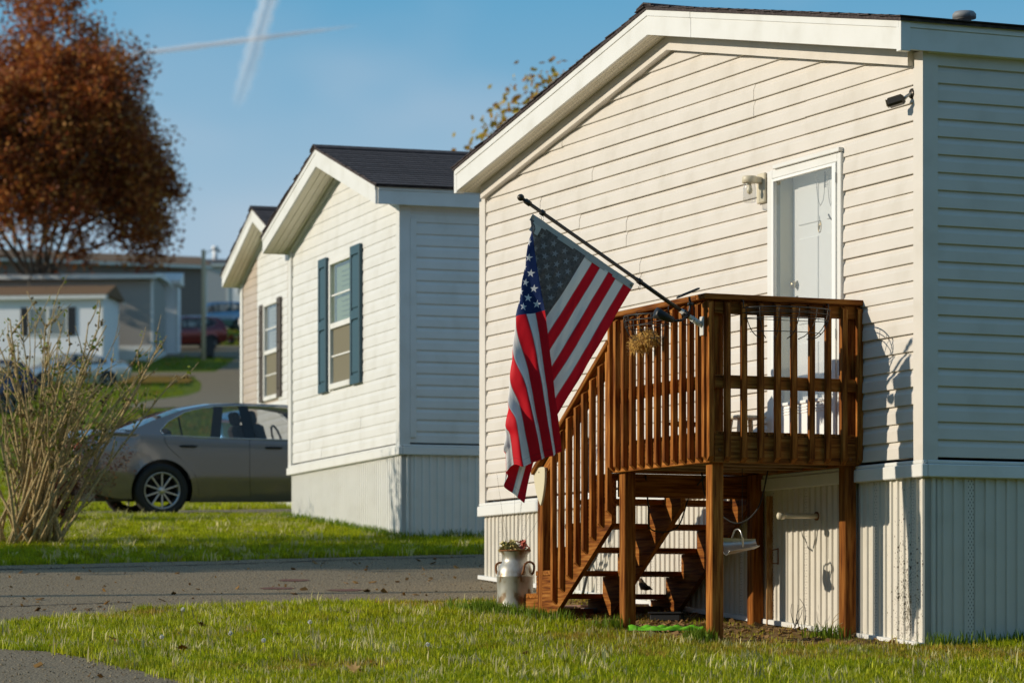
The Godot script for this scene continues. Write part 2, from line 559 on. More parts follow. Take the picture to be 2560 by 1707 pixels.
func make_terrain() -> void:
	var d := -40.0
	while d < 420.0:
		ROWS.append(d)
		d += 4.0 if d < 8.0 else 0.5 if d < 60.0 else 2.0 if d < 200.0 else 20.0
	ROWS.append(420.0)
	var xs := [-260, -160, -110, -80, -60, -45, -35, -28, -22, -18, -14, -11, -8, -6, -4, -2, 0, 2, 4, 6, 9, 14, 22, 35, 60, 110]
	var rows := []
	for r in ROWS:
		var line := []
		for x in xs: line.append(Vector3(x, ground_y(r), -r))
		rows.append(line)
	structure("ground", grid_mesh(rows), M.turf)
	DRIVE = wobble(pv([[-14, 20], [-7, 23.3], [-3.73, 24.79], [-3.41, 25.47], [-2.97, 26.41], [-2.0, 27.09], [-0.97, 27.35], [-0.21, 27.57], [0.1, 27.75], [0.40, 28.37], [-0.24, 29.86], [6, 32.6], [6, 35.4], [-0.26, 32.94], [-1.57, 32.58], [-3.19, 32.04], [-4.75, 31.56], [-9, 30.4], [-14, 28.5]]), 0.07, 0.25, 4)
	ROAD = wobble(pv([[-40, 26], [-14, 23], [-6, 23.0], [-3.4, 22.54], [-3.05, 22.33], [-2.72, 21.79], [-2.34, 20.91], [-1.95, 20.01], [-1.3, 18.3], [0.0, 15.6], [1.8, 12.6], [6, 8], [14, 2], [14, -30], [-40, -30]]), 0.06, 0.25, 9)
	DRIVE2 = wobble(pv([[-16, 39.6], [-2.6, 44.2], [2, 45.8], [2, 49.2], [-3.2, 47.4], [-16, 42.8]]), 0.06, 0.3, 6)
	var drv := structure("driveway", overlay(DRIVE, 0.014), M.asphalt)
	structure("road", overlay(ROAD, 0.010), M.asphalt)
	structure("side_driveway", overlay(DRIVE2, 0.014), M.asphalt)
	structure("lane", overlay(pv([[-12.9, 112], [-9.0, 112], [-9.6, 140], [-10.6, 152], [-11.9, 160], [-11.7, 168], [-13.2, 168], [-13.6, 160], [-13.8, 157.6], [-17.5, 157.4], [-26, 157.2], [-26, 155.9], [-17.5, 155.8], [-14.6, 155.7], [-13.9, 152], [-13.4, 146], [-13.2, 130]]), 0.03), M.asphalt)
	structure("parking_apron", overlay(pv([[-30, 165.4], [-13.2, 165.2], [-11.6, 165.2], [-11.6, 176], [-14, 176.5], [-30, 177]]), 0.03), M.asphalt)
	structure("back_lane", overlay(pv([[-24, 187], [-10, 187], [-10, 189], [-24, 189]]), 0.03), M.asphalt)
	var lt := structure("leaf_litter", overlay(wobble(pv([[-18, 152.2], [-14.4, 152.1], [-14.6, 155.5], [-18, 155.6]]), 0.5, 0.8, 3), 0.05), M.leaf_litter)
	# long cracks in the driveway, parallel to its far edge
	var cr := RandomNumberGenerator.new()
	cr.seed = 8
	for c in [[[-8.0, 30.2], [-4.7, 31.1], [-3.1, 31.55], [-1.6, 32.2], [-0.3, 32.6]], [[-7.0, 25.5], [-4.4, 26.6], [-3.0, 27.3]]]:
		var top := PackedVector2Array()
		var low := PackedVector2Array()
		for k in c.size() - 1:
			for j in 24:
				var f := j / 24.0
				var q := Vector2(lerpf(c[k][0], c[k + 1][0], f), lerpf(c[k][1], c[k + 1][1], f) + cr.randfn(0, 0.016))
				var wd := cr.randf_range(0.008, 0.035)
				top.append(q + Vector2(0, wd))
				low.append(q - Vector2(0, wd))
		low.reverse()
		top.append_array(low)
		part(drv, "crack", overlay(top, 0.0185), M.get("crack") if M.has("crack") else mat("crack", lin(0.035, 0.027, 0.018), 0.95))
	MULCH = PackedVector2Array()
	for q in [[-5.3, 0.0], [-5.2, 0.55], [-4.0, 1.1], [-2.6, 1.35], [-1.4, 1.25], [-0.6, 1.0], [-0.3, 0.45], [0.1, 0.25], [0.1, -0.05]]:
		var w := H1 * Vector3(q[0], 0, q[1])
		MULCH.append(Vector2(w.x, -w.z))
	MULCH = wobble(MULCH, 0.12, 0.15, 12)
	structure("mulch_bed", overlay(MULCH, 0.008), M.mulch_ground)


# ---------------------------------------------------------------- manufactured homes
const SIDE := Basis(Vector3(0, 0, -1), Vector3(0, 1, 0), Vector3(1, 0, 0))   # gable axes -> the long wall at X = 0

func course_mesh(c: float, a0: float, a1: float, b0: float, b1: float, lip := 1.0) -> ArrayMesh:
	var key := "cm%.3f,%.3f,%.3f,%.3f,%.3f,%.2f" % [c, a0, a1, b0, b1, lip]
	if cache.has(key): return cache[key]
	var prof := [[0.0, 0.003], [0.0, 0.021], [0.03, 0.0225], [0.60, 0.020], [0.70, 0.0165], [0.80, 0.0095], [1.0, 0.004]]
	var st := begin()
	var l := []
	var r := []
	for p in prof:
		l.append(Vector3(lerpf(a0, a1, p[0]), p[0] * c, 0.003 + (p[1] - 0.003) * lip))
		r.append(Vector3(lerpf(b0, b1, p[0]), p[0] * c, 0.003 + (p[1] - 0.003) * lip))
	for i in prof.size() - 1:
		quad(st, l[i], l[i + 1], r[i + 1], r[i])
	for i in range(1, prof.size() - 1):
		st.add_vertex(l[0]); st.add_vertex(l[i]); st.add_vertex(l[i + 1])
		st.add_vertex(r[0]); st.add_vertex(r[i + 1]); st.add_vertex(r[i])
	cache[key] = done(st)
	return cache[key]

func skirt_panel(width: float, high: float) -> ArrayMesh:
	var key := "sk%.3f,%.3f" % [width, high]
	if cache.has(key): return cache[key]
	var st := begin()
	var pts := []
	for b in 6:
		for q in [[0.0, 0.0], [0.58, 0.0], [0.66, 0.013], [0.92, 0.013]]:
			pts.append(Vector2((b + q[0]) * width / 6.0, q[1]))
	pts.append(Vector2(width, 0.0))
	for i in pts.size() - 1:
		var a: Vector2 = pts[i]
		var b: Vector2 = pts[i + 1]
		var p := [Vector3(a.x, 0, a.y), Vector3(b.x, 0, b.y), Vector3(b.x, -high, b.y), Vector3(a.x, -high, a.y)]
		quad_uv(st, p, [Vector2(a.x / width, 0), Vector2(b.x / width, 0), Vector2(b.x / width, 1), Vector2(a.x / width, 1)])
	cache[key] = done(st)
	return cache[key]

func strip_uv(x0: float, x1: float, y0: float, y1: float, z: float, su: float, sv: float) -> ArrayMesh:
	var st := begin()
	quad_uv(st, [Vector3(x0, y1, z), Vector3(x1, y1, z), Vector3(x1, y0, z), Vector3(x0, y0, z)], [Vector2(0, 0), Vector2(su, 0), Vector2(su, sv), Vector2(0, sv)])
	return done(st)

func skirting(home: Node3D, length: float, top: float, high: float, m: Material, side: bool, vents: bool, vis: float, mould_at := -1) -> void:
	var n := int(ceil(minf(length, vis) / 0.51))
	var wide: float = length / ceil(length / 0.51)
	for k in n:
		var u: float = -length + k * wide if not side else k * wide
		var o := Vector3(u, top, 0.0)
		var basis := Basis()
		if side:
			basis = SIDE
			o = Vector3(0.0, top, -u)
		var p := part(home, "skirt_panel", skirt_panel(wide, high), m if k != mould_at else M.skirt_mould, Transform3D(basis, o))
		if vents:
			part(p, "vent_strip", strip_uv(wide * 0.667, wide * 0.667 + wide * 0.097, -high, -0.03, 0.0035, 2.0, high / 0.042), M.skirt_vent)
	if n * wide < length - 0.01:
		var u: float = n * wide
		part(home, "skirt_sheet", bevel_box(Vector3(length - u, high, 0.01), 0.002), m, Transform3D(SIDE if side else Basis(), Vector3(0, top - high / 2, -(u + length) / 2) if side else Vector3(-(length - u) / 2, top - high / 2, 0)))

func soff(p: Dictionary, x: float) -> float:
	return p.yt + p.k * (p.W / 2.0 - absf(x + p.W / 2.0))

func make_home(p: Dictionary) -> Node3D:
	var home := thing("mobile_home", p.label, "house", p.xf, "mobile homes along the lane")
	var W: float = p.W
	var L: float = p.L
	var c: float = p.c
	var R: float = p.R
	var e: float = p.e
	var apex := soff(p, -W / 2)
	var op: Array = p.get("opening", [])
	var base: float = p.get("core", -0.1)
	# sheathing behind the siding, with the opening left out
	var gable := PackedVector2Array([Vector2(-W, base), Vector2(0, base), Vector2(0, p.yt), Vector2(-W / 2, apex), Vector2(-W, p.yt)])
	var st := begin()
	var rects := [[-W, 0.0, base, apex]]
	if op: rects = [[-W, op[0], base, apex], [op[1], 0.0, base, apex], [op[0], op[1], base, op[2]], [op[0], op[1], op[3], apex]]
	var bands := []   # an open slot stays under the lowest siding course
	for r in rects:
		bands.append([r[0], r[1], r[2], minf(r[3], p.y0 - 0.024)])
		if r[3] > p.y0: bands.append([r[0], r[1], maxf(r[2], p.y0 + 0.004), r[3]])
	for r in bands:
		if r[3] <= r[2]: continue
		for q in Geometry2D.intersect_polygons(gable, PackedVector2Array([Vector2(r[0], r[2]), Vector2(r[1], r[2]), Vector2(r[1], r[3]), Vector2(r[0], r[3])])):
			add_prism(st, q, -0.10, -0.002)
	add_prism(st, gable, -L, -L + 0.1)
	add_box(st, Vector3(-0.1, base, -L + 0.101), Vector3(-0.002, p.y0 - 0.024, -0.101))
	add_box(st, Vector3(-0.1, p.y0 + 0.004, -L + 0.101), Vector3(-0.002, p.yt, -0.101))
	add_box(st, Vector3(-W, base, -L + 0.101), Vector3(-W + 0.1, p.yt, -0.101))
	part(home, "wall_sheathing", done(st), p.side)
	# siding, course by course
	var i := 0
	while true:
		var y: float = p.y0 + i * c
		if y > apex - 0.04: break
		var xl := []
		for yy in [y, minf(y + c, apex)]:
			xl.append(-W / 2 if yy >= apex else (-W + 0.07 if yy <= p.yt else -W + (yy - p.yt) / p.k))
		var ya: float = minf(y + c, apex) - y
		var cuts := []   # [x bottom, x top]
		for j in p.get("joints", []):
			if j[0] == i: cuts.append(j[1])
		cuts.sort()
		var segs := []
		var left := [xl[0], xl[1]]
		var right := [-W - xl[0], -W - xl[1]]
		if op and y + c * 0.5 > op[2] and y + c * 0.5 < op[3]:
			segs = [[left, [op[0], op[0]]], [[op[1], op[1]], right]]
		else:
			segs = [[left, right]]
		var pieces := []
		for s in segs:
			var from: Array = s[0]
			for x in cuts:
				if x > from[0] and x < s[1][0]:
					pieces.append([from, [x, x]])
					from = [x, x]
			pieces.append([from, s[1]])
		for k in pieces.size():
			var q: Array = pieces[k]
			var m: Material = p.side
			for b in p.get("bands", []):
				if (q[0][0] + q[1][0]) / 2 > b[0] and (q[0][0] + q[1][0]) / 2 < b[1]: m = b[2]
			var lift := 0.0035 if k % 2 == 0 and pieces.size() > 1 else 0.0
			var o := part(home, "siding_course", course_mesh(ya, q[0][0], q[0][1], q[1][0] + lift * 2.0, q[1][1], p.get("lip", 1.0)), m, Transform3D(Basis(Vector3.UP, 0.0), Vector3(0, y + rng.randf_range(-0.0012, 0.0012), lift)))
			if p.get("warp", false):
				o.rotation.z = rng.randf_range(-0.0005, 0.0005)
		i += 1
	var vis: float = p.vis
	i = 0
	while p.y0 + (i + 0.5) * c < p.yt:
		var y: float = p.y0 + i * c
		var cut: float = vis
		for j in p.get("side_joints", []):
			if j[0] == i: cut = j[1]
		var h := minf(c, p.yt - y)
		part(home, "siding_course", course_mesh(h, 0.07, 0.07, cut, cut, p.get("side_lip", 1.0)), p.side, Transform3D(SIDE, Vector3(0, y, 0)))
		if cut < L - 0.1:
			part(home, "siding_course", course_mesh(h, cut, cut, L, L, p.get("side_lip", 1.0)), p.side, Transform3D(SIDE, Vector3(-0.002, y, 0)))
		i += 1
	# corner posts, bands and skirting
	var pt: float = p.y0 - 0.028
	for s in [0.0, 1.0]:
		var poly := PackedVector2Array()
		for q in [[0.034, 0.034], [0.034, -0.082], [0.0, -0.082], [0.0, 0.0], [-0.092, 0.0], [-0.092, 0.034]]:
			poly.append(Vector2(q[0] if s == 0.0 else -q[0], q[1]))
		var pm := begin()
		add_prism(pm, poly, 0.0, p.yt - pt, Transform3D(Basis(Vector3(1, 0, 0), Vector3(0, 0, 1), Vector3(0, 1, 0)), Vector3.ZERO))
		part(home, "corner_post", done(pm), p.post, Transform3D(Basis(), Vector3(-W if s else 0.0, pt, 0)))
	var by: float = p.belt
	var bh: float = p.y0 - by
	for q in [[0.0, bh * 0.66, 0.050], [bh * 0.66, bh * 0.86, 0.038]]:
		box(home, "skirt_band", Vector3(-W - q[2], by + q[0], 0.002), Vector3(q[2], by + q[1] - 0.001, q[2]), M.vinyl_trim, 0.006)
		box(home, "skirt_band", Vector3(0.002, by + q[0], -L), Vector3(q[2], by + q[1] - 0.001, 0.0), M.vinyl_trim, 0.006)
	skirting(home, W, by + 0.02, p.skirt_high, p.skirt, false, p.vents, W, p.get("mould", -1))
	skirting(home, L, by + 0.02, p.skirt_high, p.skirt, true, p.vents, vis)
	var gl := (p.xf as Transform3D) * Vector3(-W, 0, 0)
	var g0 := (p.xf as Transform3D).origin
	beam(home, "skirt_rail", Vector3(-W - 0.05, ground_y(-gl.z) + 0.045, 0.02), Vector3(0.0, ground_y(-g0.z) + 0.01, 0.02), 0.05, 0.035, M.vinyl_trim)
	# friezes under the soffits
	for s in [-1.0, 1.0]:
		var x0 := -W / 2
		var x1 := -0.092 if s > 0 else -W + 0.092
		part(home, "frieze_board", prism(PackedVector2Array([Vector2(x0, soff(p, x0) - p.frieze), Vector2(x1, soff(p, x1) - p.frieze), Vector2(x1, soff(p, x1) - 0.002), Vector2(x0, soff(p, x0) - 0.002)]), 0.002, p.get("frieze_z", 0.031)), p.post)
	box(home, "frieze_board", Vector3(0.002, p.yt - p.frieze * 0.9, -L), Vector3(0.027, p.yt - 0.004, -0.083), p.post)
	# soffits
	var ye := soff(p, e)
	for s in [-1.0, 1.0]:
		var x0 := -W / 2
		var x1 := e if s > 0 else -W - e
		var n: int = p.get("soffit_boards", 1)
		for b in n:
			var z0 := R * b / n + (0.003 if b else 0.0)
			var z1 := R * (b + 1) / n - 0.003
			part(home, "soffit_panel", prism(PackedVector2Array([Vector2(x0, soff(p, x0)), Vector2(x1, soff(p, x1)), Vector2(x1, soff(p, x1) + 0.012), Vector2(x0, soff(p, x0) + 0.012)]), z0, z1), p.soffit)
		if p.vents:
			var vm := begin()
			var l := absf(x1 - x0)
			quad_uv(vm, [Vector3(x0, soff(p, x0) - 0.002, R * 0.50), Vector3(x1, soff(p, x1) - 0.002, R * 0.50), Vector3(x1, soff(p, x1) - 0.002, R * 0.86), Vector3(x0, soff(p, x0) - 0.002, R * 0.86)], [Vector2(0, 0), Vector2(0, l / 0.10), Vector2(1, l / 0.10), Vector2(1, 0)])
			part(home, "soffit_vent", done(vm), M.soffit_vent)
	box(home, "soffit_panel", Vector3(0.0, ye - 0.001, -L), Vector3(e, ye + 0.012, -0.003), p.soffit)
	box(home, "soffit_panel", Vector3(-W - e, ye - 0.001, -L), Vector3(-W, ye + 0.012, -0.003), p.soffit)
	# fascia: a main board and a top strip, right and left of the ridge, and along the eaves
	var fh: float = p.fh
	for s in [-1.0, 1.0]:
		var stops := [-W / 2, e] if s > 0 else [-W / 2, -W - e]
		if s > 0 and p.has("fascia_joint"): stops = [-W / 2, p.fascia_joint, e]
		for k in stops.size() - 1:
			var x0: float = stops[k]
			var x1: float = stops[k + 1]
			for q in [[0.0, 0.76, 0.0], [0.765, 1.0, 0.007]]:
				var zz: float = q[2] + (0.003 if k == 0 else 0.0)
				part(home, "fascia_board", prism(PackedVector2Array([Vector2(x0, soff(p, x0) + fh * q[0]), Vector2(x1, soff(p, x1) + fh * q[0]), Vector2(x1, soff(p, x1) + fh * q[1]), Vector2(x0, soff(p, x0) + fh * q[1])]), R, R + 0.018 + zz), p.fascia)
	for sx in [1.0, -1.0]:
		var x := e if sx > 0 else -W - e
		for q in [[0.0, 0.76, 0.016], [0.765, 1.0, 0.024]]:
			box(home, "fascia_board", Vector3(minf(x, x + sx * q[2]), ye + fh * q[0], -L - R), Vector3(maxf(x, x + sx * q[2]), ye + fh * q[1], R - 0.004), p.fascia, 0.002)
		if p.get("cap", false):
			box(home, "fascia_cap", Vector3(minf(x - sx * 0.03, x + sx * 0.03), ye - 0.012, R - 0.05), Vector3(maxf(x - sx * 0.03, x + sx * 0.03), ye + fh * 0.99, R + 0.024), p.fascia, 0.002)
	# roof deck and shingle courses
	var rt := 0.022
	var poly := PackedVector2Array()
	for q in [[e + 0.045, 0.0], [-W / 2, 0.0], [-W - e - 0.045, 0.0], [-W - e - 0.045, rt], [-W / 2, rt], [e + 0.045, rt]]:
		poly.append(Vector2(q[0], soff(p, q[0]) + fh + q[1] + 0.001))
	var roof := part(home, "roof", prism(poly, -L - R - 0.03, R + 0.036), M.shingle)
	var slope := sqrt(1.0 + p.k * p.k)
	var run := (W / 2 + e + 0.045)
	var nc := int(run * slope / 0.142)
	for s in [-1.0, 1.0]:
		for j in nc:
			var a := (j + 0.5) / nc
			var x := (e + 0.055 - a * run) if s > 0 else (-W - e - 0.055 + a * run)
			var zz := R + 0.045 + rng.randf_range(-0.012, 0.010)
			var long := zz + L + R + 0.03
			var yy := soff(p, x) + fh + rt + 0.008
			var o := part(roof, "shingle_course", bevel_box(Vector3(run / nc * slope * 1.12, 0.009, snappedf(long, 0.01)), 0.001), M.shingle if rng.randf() < 0.62 else M.shingle_pale, Transform3D(Basis(Vector3.BACK, (-1.0 if s > 0 else 1.0) * (atan(p.k) - 0.045)), Vector3(x, yy, zz - long / 2)))
	part(roof, "ridge_cap", prism(PackedVector2Array([Vector2(-W / 2 - 0.13, apex + fh + rt + 0.014 - 0.13 * p.k), Vector2(-W / 2, apex + fh + rt + 0.02), Vector2(-W / 2 + 0.13, apex + fh + rt + 0.014 - 0.13 * p.k), Vector2(-W / 2 + 0.13, apex + fh + rt + 0.026 - 0.13 * p.k), Vector2(-W / 2, apex + fh + rt + 0.034), Vector2(-W / 2 - 0.13, apex + fh + rt + 0.026 - 0.13 * p.k)]), -L - R - 0.03, R + 0.055), M.shingle)
	return home

func make_near_home() -> void:
	var p := {"xf": H1, "label": "beige sided mobile home with wooden stair deck and flag on its gable end", "W": 7.604, "L": 17.0, "y0": 1.276, "c": 0.12, "yt": 4.005, "k": 0.19, "R": 0.222, "e": 0.078, "fh": 0.192, "belt": 1.14,
		"side": M.siding_beige, "post": M.vinyl_cream, "skirt": M.skirt_beige, "soffit": M.soffit_cream, "fascia": M.vinyl_trim, "frieze": 0.105, "frieze_z": 0.078, "skirt_high": 1.30, "vents": true, "vis": 3.4, "cap": true, "warp": true, "mould": 14, "fascia_joint": -3.05,
		"opening": [-2.125, -1.135, 1.43, 3.44], "core": -0.15,
		"joints": [[26, -4.75], [25, -5.9], [24, -5.9], [21, -5.3], [20, -6.35], [19, -6.35], [19, -5.55], [18, -5.55], [17, -4.65], [16, -4.65], [23, -2.45], [22, -2.45], [21, -1.65], [20, -1.65], [14, -4.4], [13, -4.4], [12, -5.0], [8, -3.3], [7, -3.3], [4, -5.2], [3, -5.2]],
		"side_joints": [[18, 0.66], [17, 0.66], [10, 1.6], [9, 1.6], [5, 2.2], [14, 2.4]]}
	var home := make_home(p)
	# side door: storm door over a recessed white door
	var door := part(home, "side_door", bevel_box(Vector3(0.92, 1.965, 0.04), 0.004), M.door_white, Transform3D(Basis(), Vector3(-1.61, 2.4475, -0.125)))
	for cx in [-0.215, 0.215]:
		for q in [[0.76, 0.30], [0.20, 0.62], [-0.56, 0.62]]:
			part(door, "door_panel", bevel_box(Vector3(0.30, q[1], 0.016), 0.007), M.door_white, Transform3D(Basis(), Vector3(cx, q[0], 0.022)))
	part(door, "door_knob", lathe([Vector2(0.0, 0.062), Vector2(0.022, 0.056), Vector2(0.031, 0.040), Vector2(0.022, 0.022), Vector2(0.011, 0.014), Vector2(0.030, 0.006), Vector2(0.032, 0.0)], 18), M.brass, Transform3D(Basis(Vector3.RIGHT, PI / 2), Vector3(-0.385, 0.185, 0.02)))
	part(door, "dead_bolt", lathe([Vector2(0.0, 0.03), Vector2(0.02, 0.028), Vector2(0.03, 0.008), Vector2(0.032, 0.0)], 18), M.brass, Transform3D(Basis(Vector3.RIGHT, PI / 2), Vector3(-0.385, 0.075, 0.02)))
	for q in [[-2.125, -2.072, 1.43, 3.44], [-1.150, -1.135, 1.43, 3.44], [-2.072, -1.150, 3.425, 3.44], [-2.072, -1.150, 1.43, 1.47]]:
		box(home, "door_jamb", Vector3(q[0], q[2], -0.15), Vector3(q[1], q[3], 0.0), M.jamb if q[0] < -2.1 else M.door_white, 0.002)
	for q in [[-2.196, -2.118, 1.40, 3.474, 0.042], [-1.142, -1.088, 1.40, 3.474, 0.042], [-2.118, -1.142, 3.412, 3.474, 0.042]]:
		box(home, "door_casing", Vector3(q[0], q[2], 0.001), Vector3(q[1], q[3], q[4]), M.vinyl_trim, 0.004)
	box(home, "drip_cap", Vector3(-2.075, 3.4745, 0.001), Vector3(-1.082, 3.504, 0.062), M.vinyl_trim, 0.004)
	var storm := part(home, "storm_door", bevel_box(Vector3(0.055, 1.99, 0.03), 0.004), M.door_white, Transform3D(Basis(), Vector3(-1.178, 2.412, 0.036)))
	for q in [[-2.112, -2.086, 1.42, 3.407], [-2.086, -1.206, 3.385, 3.407], [-2.086, -1.206, 1.742, 1.765], [-2.086, -1.206, 1.42, 1.446]]:
		box(storm, "door_rail", Vector3(q[0], q[2], 0.021) - storm.position, Vector3(q[1], q[3], 0.051) - storm.position, M.door_white, 0.003)
	box(storm, "kick_panel", Vector3(-2.086, 1.446, 0.028) - storm.position, Vector3(-1.206, 1.742, 0.040) - storm.position, M.door_white, 0.003)
	for y in [1.70, 1.72, 1.68]:
		box(storm, "panel_rib", Vector3(-2.06, y - 0.004, 0.040) - storm.position, Vector3(-1.24, y + 0.003, 0.045) - storm.position, M.door_white, 0.001)
	box(storm, "storm_pane", Vector3(-2.086, 1.766, 0.034) - storm.position, Vector3(-1.206, 3.384, 0.038) - storm.position, M.storm_glass, 0.0005)
	for y in [3.3, 2.2]:
		box(storm, "door_hinge", Vector3(-1.150, y - 0.035, 0.046) - storm.position, Vector3(-1.140, y + 0.035, 0.054) - storm.position, M.steel, 0.001)
	# roof vent cap
	mat("vent_grey", lin(0.22, 0.23, 0.24), 0.6)
	var vc := part(home, "roof_vent", lathe([Vector2(0.0, 0.11), Vector2(0.07, 0.108), Vector2(0.085, 0.09), Vector2(0.085, 0.06), Vector2(0.05, 0.055), Vector2(0.05, 0.0), Vector2(0.0, 0.0)], 20), M.vent_grey, Transform3D(Basis(), Vector3(-1.15, soff(p, -1.15) + 0.21, -1.0)))


func make_window(home: Node3D, x0: float, x1: float, y0: float, y1: float, blind: Material, grille := true) -> void:
	var win := box(home, "window", Vector3(x0 - 0.05, y0 - 0.05, -0.055), Vector3(x1 + 0.05, y1 + 0.05, -0.045), blind, 0.001)
	var o := win.position
	for q in [[x0 - 0.05, x0, y0 - 0.05, y1 + 0.05, 0.034], [x1, x1 + 0.05, y0 - 0.05, y1 + 0.05, 0.034], [x0, x1, y1, y1 + 0.05, 0.034], [x0, x1, y0 - 0.06, y0, 0.044]]:
		box(win, "frame", Vector3(q[0], q[2], -0.044) - o, Vector3(q[1], q[3], q[4]) - o, M.vinyl_trim, 0.004)
	var ym := lerpf(y0, y1, 0.485)
	box(win, "meeting_rail", Vector3(x0, ym - 0.03, -0.02) - o, Vector3(x1, ym + 0.03, 0.026) - o, M.vinyl_trim, 0.004)
	box(win, "upper_pane", Vector3(x0, ym + 0.03, 0.002) - o, Vector3(x1, y1, 0.006) - o, M.win_glass, 0.0005)
	box(win, "lower_pane", Vector3(x0, y0, -0.012) - o, Vector3(x1, ym - 0.03, -0.008) - o, M.win_glass, 0.0005)
	box(win, "insect_screen", Vector3(x0 + 0.03, y0 + 0.01, -0.0045) - o, Vector3(x1, ym - 0.03, -0.001) - o, M.screen_mesh, 0.0005)
	if grille:
		for y in [lerpf(ym, y1, 0.5), lerpf(y0, ym, 0.48)]:
			box(win, "muntin", Vector3(x0, y - 0.009, -0.0005) - o, Vector3(x1, y + 0.009, 0.0105) - o, M.vinyl_trim, 0.001)
	var n := int((y1 - ym) / 0.055)
	for k in n:
		var y := ym + 0.03 + (k + 0.5) * 0.055
		if y < y1 - 0.02:
			box(win, "blind_slat", Vector3(x0 + (x1 - x0) * 0.28, y - 0.019, -0.040) - o, Vector3(x1, y + 0.019, -0.034) - o, blind, 0.001)

func make_shutter(home: Node3D, x0: float, x1: float, y0: float, y1: float, m: Material) -> void:
	var s := box(home, "shutter", Vector3(x0, y0, 0.018), Vector3(x1, y1, 0.034), m, 0.003)
	var o := s.position
	var b := 0.045
	for q in [[x0, x0 + b, y0, y1], [x1 - b, x1, y0, y1], [x0 + b, x1 - b, y0, y0 + 0.10], [x0 + b, x1 - b, y1 - 0.10, y1], [x0 + b, x1 - b, (y0 + y1) / 2 - 0.05, (y0 + y1) / 2 + 0.05]]:
		box(s, "shutter_rail", Vector3(q[0], q[2], 0.034) - o, Vector3(q[1], q[3], 0.052) - o, m, 0.004)
	for q in [[y0 + 0.125, (y0 + y1) / 2 - 0.075], [(y0 + y1) / 2 + 0.075, y1 - 0.125]]:
		box(s, "shutter_panel", Vector3(x0 + b + 0.02, q[0], 0.034) - o, Vector3(x1 - b - 0.02, q[1], 0.046) - o, m, 0.008)

func make_second_home() -> void:
	var p := {"xf": H2, "label": "white sided mobile home with blue shutters beside the asphalt driveway", "W": 4.442, "L": 15.0, "y0": 2.107, "c": 0.12, "yt": 4.58, "k": 0.298, "R": 0.295, "e": 0.12, "fh": 0.185, "belt": 1.98,
		"side": M.siding_white, "post": M.siding_white, "skirt": M.skirt_white, "soffit": M.soffit_cream, "fascia": M.vinyl_trim, "frieze": 0.06, "lip": 0.42, "side_lip": 0.8, "skirt_high": 1.05, "vents": false, "vis": 2.6, "soffit_boards": 4, "opening": [-2.72, -1.80, 2.86, 4.27], "core": 0.9,
		"joints": [[1, -3.6], [2, -1.5], [6, -0.9], [0, -3.1]]}
	var home := make_home(p)
	make_window(home, -2.67, -1.85, 2.90, 4.22, M.blind_green)
	make_shutter(home, -3.105, -2.785, 2.825, 4.32, M.shutter_blue)
	make_shutter(home, -1.79, -1.42, 2.83, 4.325, M.shutter_blue)
	box(home, "utility_trim", Vector3(0.004, 2.16, -0.150), Vector3(0.034, 4.43, -0.084), M.siding_white)

func make_third_home() -> void:
	var W := 3.5
	var p := {"xf": H3.translated_local(Vector3(W, 0, 0)), "label": "tan and white mobile home with brown shutters behind the grey sedan", "W": W, "L": 14.0, "y0": 2.95, "c": 0.12, "yt": 5.45, "k": 0.41, "R": 0.27, "e": 0.12, "fh": 0.18, "belt": 2.82,
		"side": M.siding_tan, "post": M.vinyl_trim, "skirt": M.skirt_white, "soffit": M.soffit_cream, "fascia": M.vinyl_trim, "frieze": 0.05, "lip": 0.5, "skirt_high": 1.05, "vents": false, "vis": 0.5, "soffit_boards": 4, "opening": [1.36 - W, 2.20 - W, 3.60, 5.02], "core": 1.8}
	var js := []
	for i in 32:
		js.append([i, 0.92 - W])
		js.append([i, 2.71 - W])
	p.joints = js
	p.bands = [[0.9 - W, 2.72 - W, M.siding_white]]
	var home := make_home(p)
	make_window(home, 1.41 - W, 2.15 - W, 3.65, 4.97, M.curtain)
	make_shutter(home, 1.17 - W, 1.355 - W, 3.58, 5.01, M.shutter_brown)
	make_shutter(home, 2.205 - W, 2.40 - W, 3.6, 5.03, M.shutter_brown)


# ---------------------------------------------------------------- the deck with its stair
func wood() -> Material:
	return M["wood_%d" % (rng.randi() % 4)]

func baluster_mesh(h: float, slant := 0.0) -> ArrayMesh:
	var key := "bal%.3f,%.3f" % [h, slant]
	if cache.has(key): return cache[key]
	# length along X (up), section in Y/Z; both ends cut at a slant towards the outside (+Z)
	var st := begin()
	var t := 0.038
	add_prism(st, PackedVector2Array([Vector2(0, 0.0), Vector2(t, 0.032), Vector2(t, h - 0.024), Vector2(0, h)]), -t / 2, t / 2, Transform3D(Basis(Vector3(0, 0, 1), Vector3(1, 0, 0), Vector3(0, 1, 0)), Vector3.ZERO))
	cache[key] = done(st)
	return cache[key]

# a baluster whose foot is at p, standing on a face that looks towards out
func baluster(deck: Node3D, p: Vector3, h: float, out: Vector3) -> void:
	var up := Vector3.UP.rotated(out, rng.randf_range(-0.004, 0.004))
	var b := Basis(up, out.cross(up).normalized(), out).orthonormalized()
	part(deck, "baluster", baluster_mesh(snappedf(h, 0.02)), wood(), Transform3D(b, p))

